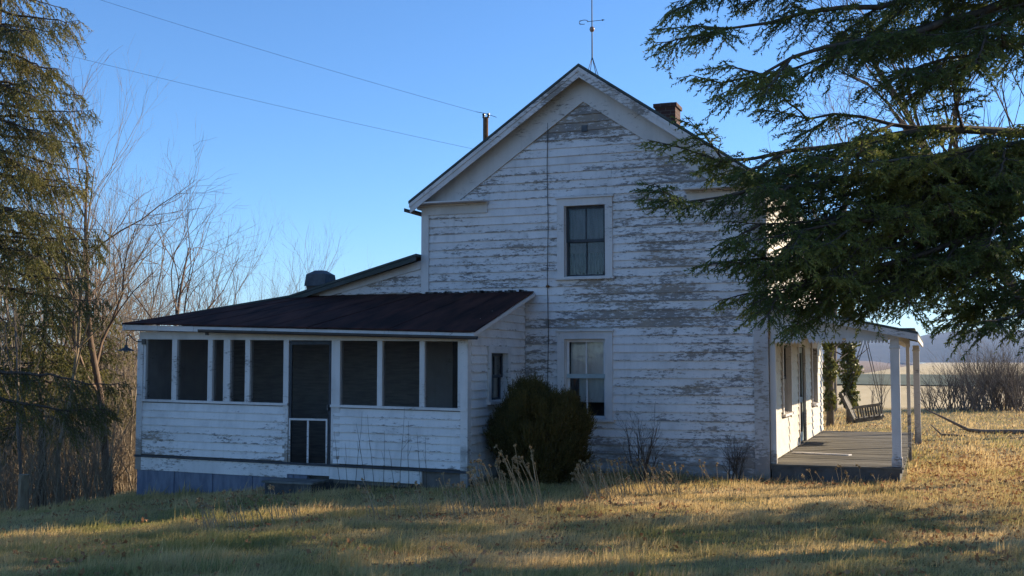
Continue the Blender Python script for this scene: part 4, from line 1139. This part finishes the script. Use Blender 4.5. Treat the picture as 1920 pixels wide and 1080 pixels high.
# ------------------------------------------------------------------ ivy covered trees and thicket beyond the porch
def leaf_quads(P, size, up=.3):
    n = len(P); a = unitv(rng.normal(size=(n, 3)) + np.array([0, 0, up])); b = unitv(np.cross(a, rng.normal(size=(n, 3)))); c = np.cross(a, b)
    s = size * (.6 + .7 * rng.random((n, 1)))
    return np.stack([P - b * s, P - c * s * .6, P + b * s, P + c * s * .6], 1)
def ivy_tree(px, d, h, w, label, hang=True):
    x, y = ground_pos(px, d); z = G1(x, y)
    root = thing('ivy_covered_tree', label, 'tree', (x, y, z))
    m = MB(); m.tube([(x, y, z - .2), (x + .05, y, z + h * .5), (x - .03, y + .05, z + h)], [.13, .10, .07], 8); part('trunk', m, 'bark', root, True)
    sg2 = []
    for i in range(10):
        zz = z + h * rng.uniform(.3, 1); a = rng.random() * 6.28; l = rng.uniform(.5, 1.4)
        sg2.append([x, y, zz, x + l * math.cos(a), y + l * math.sin(a), zz + rng.uniform(.2, .8), .03, .008])
    part('limbs', tubes_mesh('limbs', sg2, 4), 'bark', root)
    n = 2300; t = rng.random(n); rad_ = w * (.35 + .65 * np.clip(1.2 * np.sin(np.pi * np.clip(t * .9 + .1, 0, 1)), 0, 1)) * (.4 + .6 * rng.random(n)) * (1 + .4 * np.sin(t * 23))
    a = rng.random(n) * 6.28
    P = np.stack([x + rad_ * np.cos(a), y + rad_ * np.sin(a), z + h * (.12 + .9 * t)], 1)
    part('ivy', tri_mesh('ivy', leaf_quads(P, .075), rng.random(n), 4), 'ivy', root)
ivy_tree(1590, 37.5, 4.2, .36, 'ivy covered tree trunk standing behind the porch swing')
ivy_tree(1553, 36, 4.2, .20, 'narrow ivy covered trunk close to the far porch wall corner')
def shrub(px, d, h, n, label, group, mat='bark', spread=.35, seed=0, name='bare_shrub'):
    x, y = ground_pos(px, d); rg = np.random.default_rng(seed); segs = []
    for s in range(n):
        a = rg.random() * 6.28; L = h * rg.uniform(.6, 1.1)
        _, c = grow(int(rg.integers(1e6)), L, .012 + .006 * h, lv=2, nb=(6, 4, 3), spread=.45, first=.15, sub=4)
        t, _ = [], None
        tr_, c = grow(int(rg.integers(1e6)), L, .012 + .006 * h, lv=2, nb=(6, 4, 3), spread=.45, first=.15, sub=4)
        A_ = np.array(tr_ + c); ti = spread * rg.uniform(.2, 1)
        Rm = np.array(Matrix.Rotation(a, 3, 'Z') @ Matrix.Rotation(ti, 3, 'Y'))
        off = np.array([rg.normal(0, .12 * h), rg.normal(0, .12 * h), 0])
        A_[:, 0:3] = A_[:, 0:3] @ Rm.T + off; A_[:, 3:6] = A_[:, 3:6] @ Rm.T + off; segs.append(A_)
    S = np.concatenate(segs)
    o = link(name, tubes_mesh(name, S, 3), mat, loc=(x, y, G1(x, y) - .03)); tag(o, label, 'shrub', group); return o
gl = 'leafless brown shrub in the thicket at the edge of the straw field'
for i, (px, d, h, n) in enumerate([(1745, 47, 1.7, 8), (1772, 48, 2.2, 9), (1800, 47, 2.5, 11), (1828, 49, 3.0, 12), (1850, 47, 3.0, 13), (1872, 48, 3.1, 13), (1895, 47, 3.0, 13), (1915, 49, 3.2, 13), (1945, 48, 3.2, 12), (1860, 50, 2.8, 12), (1890, 51, 2.9, 12), (1822, 46, 1.6, 10), (1905, 46, 1.8, 10)]):
    shrub(px, d, h * .82, n + 5, gl, 'thicket beside the field', 'bark', .62, i)
shrub(1642, 40, 1.9, 4, 'small forked bare sapling behind the porch swing', None, 'bark', .3, 71)
for i, (px, d, h, lb) in enumerate([(1205, 19.1, .95, 'dark leafless shrub against the foot of the gable wall'), (1372, 19.6, .62, 'low dark twiggy shrub close to the grey corner board')]):
    shrub(px, d, h, 7, lb, None, 'bark_dark', .5, 90 + i)
# fallen limb on the lawn
pts = [at_depth(1733, 766, 33.0), at_depth(1775, 786, 32.6), at_depth(1815, 806, 32.3), at_depth(1845, 818, 32.2), at_depth(1890, 820, 32.0), at_depth(1990, 812, 32.0)]
pts = [Vector(p) for p in pts]
gzv = [G1(p.x, p.y) for p in pts]
for i in (3, 4, 5): pts[i].z = gzv[i] + .05
fl = thing('fallen_limb', 'long bare fallen limb lying on the lawn beyond the porch', 'branch', tuple(pts[3]))
m = MB(); m.tube(pts, [.02, .035, .05, .065, .08, .10], 7); part('limb', m, 'bark', fl, True)
m = MB(); q = Vector(at_depth(1745, 796, 31.6)); m.tube([q, Vector((q.x + .28, q.y - .1, G1(q.x, q.y) + .03)), Vector((q.x + .9, q.y - .3, G1(q.x, q.y) + .03))], [.012, .03, .03], 6); part('side_branch', m, 'bark', fl, True)
m = MB(); q = pts[4]; m.tube([q, q + Vector((-.7, .25, -.01)), q + Vector((-1.3, .6, .02))], [.03, .022, .01], 6); part('side_branch', m, 'bark', fl, True)

# ------------------------------------------------------------------ shade trees outside the frame (their shadows cross the lawn)
KS = dict(arch=.03, tipup=.05, sec_max=.9, spacing=.12, droop=.35, sprigL=.3, k=5, nl=.11, w=.055, start=.12, sprig_sp=.13)
for (x, y, h, zb, Lm, lab) in ((7.8, 18.3, 10.5, .5, 2.3, 'bushy spruce with boughs down to the lawn, shading the near grass'), (6.6, 22.1, 12, 3.7, 1.5, 'slender spruce with a bare lower trunk at the lawn edge'), (9.2, 27.9, 14.5, 8.0, 1.5, 'tall spruce with a high narrow crown at the far lawn edge')):
    make_conifer('yard_spruce', lab, x, y, h, .14, [], [whorls(zb, h - .4, .45, 6, lambda z, h=h, Lm=Lm, zb=zb: max(.3, Lm * ((h + .6 - z) / (h - zb)) ** .7), KS)], 'needle_r')

# ------------------------------------------------------------------ grass, leaves, weeds
def footprint(x, y):
    a = (x > XA0 - .02) & (x < XA1 + .02) & (y > YF - .02) & (y < 31)
    b = (x > XL) & (x < DX + .02) & (y > GY - .02) & (y < 30.3)
    c = (x > -10.85) & (x < -9.8) & (y > YF - .67) & (y < YF)
    return a | b | c
def patch(x, y, s, ph=0.0):
    return .5 + .25 * np.sin(x * s + ph + 1.3 * np.sin(y * s * .7 + ph)) + .25 * np.sin(y * s * 1.3 + 2.1 * ph + 1.7 * np.sin(x * s * .8))
def grass_blades(n, dmin, dmax, h0, w0, pxr=(-60, 1980), power=1.6):
    d = dmin + (dmax - dmin) * rng.random(n) ** power
    px = rng.uniform(pxr[0], pxr[1], n)
    lat = (px - 960) / FPX * d
    x = _R[0] * lat + _H[0] * d; y = _R[1] * lat + _H[1] * d
    ok = ~footprint(x, y) & (x > -17.5)
    x, y, d = x[ok], y[ok], d[ok]; n = len(x)
    z = gz(x, y)
    tall = patch(x, y, 1.1, .4) * .7 + .3 * rng.random(n)
    fine = patch(x, y, 5.3, 2.0)
    clump = np.clip(patch(x, y, 3.1, 4.4) * patch(x, y, 8.3, .7) * 3.2 - .35, 0, 1.6)
    h = h0 * (.25 + .6 * tall * rng.random(n) + .9 * clump * rng.random(n))
    nearwall = np.exp(-np.maximum(0, GY - y) * 1.3) * (x > XA1) * (y < GY) * (x < XR + .2) + np.exp(-np.maximum(0, YF - y) * 1.1) * (x < XA1) * (y < YF)
    h *= 1 + .7 * nearwall * rng.random(n)
    a = rng.random(n) * 6.28; lean = rng.random(n) ** .8 * 1.15
    wind = np.array([.55, .1])
    tipx = x + h * lean * (np.cos(a) * .75 + wind[0]); tipy = y + h * lean * (np.sin(a) * .75 + wind[1]); tipz = z + h * np.sqrt(np.clip(1 - (lean * .6) ** 2, .2, 1))
    b = rng.random(n) * 6.28; w = w0 * (.6 + .8 * rng.random(n))
    bxv, byv = np.cos(b) * w / 2, np.sin(b) * w / 2
    V = np.stack([np.stack([x - bxv, y - byv, z - .01], 1), np.stack([x + bxv, y + byv, z - .01], 1), np.stack([tipx, tipy, tipz], 1)], 1)
    green = patch(x, y, .75, 1.1) * .55 + patch(x, y, 2.7, 3.0) * .45
    nearg = 1 - sstep(y + .3 * x, 9, 15)
    t = np.clip(1.14 - .74 * green - .25 * nearg + .5 * (rng.random(n) - .45), 0, 1)
    return V, t
Va, ta = grass_blades(380000, 6.5, 24, .092, .011)
Vb, tb = grass_blades(90000, 20, 50, .12, .03, power=1.2)
Vc, tc = grass_blades(16000, 7.0, 21, .19, .009)
TV, TT = [], []
for (px, py, n) in [(1215, 1062, 90), (400, 1060, 60), (1160, 1015, 14), (620, 1030, 20), (1500, 1010, 30), (1380, 1000, 30)]:   # fresh green tufts
    d = 2100 * (CZ - .25) / (py - 678); x0, y0 = ground_pos(px, d); z0 = G1(x0, y0)
    P = np.stack([x0 + rng.normal(0, .22, n), y0 + rng.normal(0, .12, n), np.full(n, z0)], 1); h = rng.uniform(.1, .26, n)
    a = rng.random(n) * 6.28; tip = P + np.stack([.35 * h * np.cos(a) + .2 * h, .35 * h * np.sin(a), h], 1); q = np.stack([np.cos(a + 1.57) * .006, np.sin(a + 1.57) * .006, 0 * a], 1)
    TV.append(np.stack([P - q, P + q, tip], 1)); TT.append(rng.random(n) * .2)
gr = link('lawn_grass', tri_mesh('lawn_grass', np.concatenate([Va, Vb, Vc] + TV), np.concatenate([ta, tb, tc] + TT)), 'grass')
gr['kind'] = 'stuff'; tag(gr, 'rough dry straw and green grass covering the lawn', 'grass')
# fallen leaves
n = 80000
d = 8 + 38 * rng.random(n) ** 1.3; px = rng.uniform(-50, 1970, n); lat = (px - 960) / FPX * d
x = _R[0] * lat + _H[0] * d; y = _R[1] * lat + _H[1] * d
keep = ~footprint(x, y) & (rng.random(n) < .012 + .2 * (patch(x, y, 1.7, 2.2) * patch(x, y, 4.1, 1.0) > .42) + 1.0 * np.exp(-((x - 1.4) / 1.7) ** 2 - ((y - 22.5) / 5) ** 2) + .20 * (patch(x, y, .9, 5) > .62) * (y > 13))
x, y = x[keep], y[keep]
P = np.stack([x, y, gz(x, y) + .02 + .05 * rng.random(len(x))], 1)
lf = link('fallen_leaves', tri_mesh('fallen_leaves', leaf_quads(P, .034, 1.2), rng.random(len(P)), 4), 'leaf')
lf['kind'] = 'stuff'; tag(lf, 'scattered reddish brown fallen leaves on the grass', 'leaves')
# dry weeds with seed heads
def weed_clump(pxs, d, hmin, hmax, n, label, group, lean=-.28, heads=True):
    x0, y0 = ground_pos((pxs[0] + pxs[1]) / 2, d); root = thing('dry_weed', label, 'weed', (x0, y0, G1(x0, y0)), group)
    for i in range(int(n * 2.0)):
        segs = []; hd = []
        x, y = ground_pos(rng.uniform(*pxs), d + rng.normal(0, .25)); z = G1(x, y); h = rng.uniform(hmin, hmax)
        l = lean * rng.uniform(.4, 1.4) + rng.normal(0, .08)
        p = np.array([x, y, z - .02]); v = unitv(np.array([l, rng.normal(0, .1), 1.0]))
        for k in range(3):
            q = p + v * h / 3; segs.append([*p, *q, (.0068 - .001 * k), (.0058 - .001 * k)]); p = q; v = unitv(v + np.array([l * .25, 0, -.02]) + rng.normal(0, .05, 3))
        hd.append(p)
        if rng.random() < .45:
            b = p - v * h * .1; e = b + unitv(v + rng.normal(0, .45, 3)) * h * .2; segs.append([*b, *e, .0025, .002]); hd.append(e)
        st_ = part('stalk', tubes_mesh('stalk', segs, 3), 'weed_solid', root)
        for H in hd:
            Pq = H[None] + rng.normal(0, .009, (16, 3)); part('seed_head', tri_mesh('seed_head', leaf_quads(Pq, .016), rng.random(16), 4), 'weed', st_)
M['weed_solid'] = mat_simple('straw_stalk', (.28, .20, .11), (.40, .30, .18), 4, .9)
for (a, b, d, h0, h1, n, lb) in [(905, 960, 15.5, .5, .8, 12, 'tall dry weeds with seed heads leaning before the round bush'), (965, 1025, 15.8, .55, .95, 9, 'tallest dry seed stalks rising in front of the round bush'), (840, 905, 15.1, .3, .6, 9, 'dry weeds at the left foot of the round bush'),
                                 (1095, 1175, 17.0, .35, .62, 22, 'dense patch of dry weeds below the lower gable window'), (1175, 1280, 17.5, .25, .55, 18, 'dry weeds at the middle of the gable foot'), (1300, 1345, 18.2, .3, .5, 3, 'pair of dry stalks near the right gable corner'),
                                 (690, 815, 14.8, .25, .6, 9, 'sparse dry stalks before the right clapboards of the porch'), (370, 470, 14.3, .25, .5, 12, 'tuft of dry stalks before the blue foundation'), (480, 570, 14.4, .2, .5, 7, 'thin dry stalks in front of the screen door step'), (1500, 1640, 18.9, .12, .35, 7, 'small dry stalks before the dark porch deck edge')]:
    weed_clump((a, b), d, h0, h1, n, lb, None)
# thin dead stems standing before the porch clapboards
x0, y0 = ground_pos(720, 18.9); root = thing('dead_stems', 'thin dark dead stems standing before the clapboards beside the screen door', 'weed', (x0, y0, G1(x0, y0)))
for px in (642, 655, 668, 690, 705, 722, 741, 752, 768, 790, 801):
    x, y = ground_pos(px, 18.9 - .0019 * (px - 720) + rng.normal(0, .08)); z = G1(x, y) - .03; h = rng.uniform(.7, 1.45); l = rng.normal(-.06, .06); p = np.array([x, y, z]); segs = []
    for k in range(4):
        q = p + np.array([l * h / 4 + rng.normal(0, .01), 0, h / 4]); segs.append([*p, *q, .006 - .001 * k, .005 - .001 * k]); p = q
    q0 = np.array(segs[2][0:3]); segs.append([*q0, *(q0 + np.array([rng.normal(0, .10), 0, .18])), .003, .002])
    part('stem', tubes_mesh('stem', segs, 4), 'bark_dark', root)

# ------------------------------------------------------------------ haze
HAZE = True
if HAZE:
    m = MB(); m.box(-2700, 2700, -950, 5300, -7, 130)
    k = NT('thin_blue_air'); v = k.n('ShaderNodeVolumePrincipled'); v.inputs['Color'].default_value = (.40, .60, 1.0, 1); v.inputs['Density'].default_value = .00010; v.inputs['Anisotropy'].default_value = .2
    k.t.links.new(v.outputs[0], k.out.inputs['Volume'])
    hz = link('haze', m.mesh('haze'), k.m); hz['kind'] = 'stuff'; tag(hz, 'thin blue air haze over the far fields and hills', 'haze')
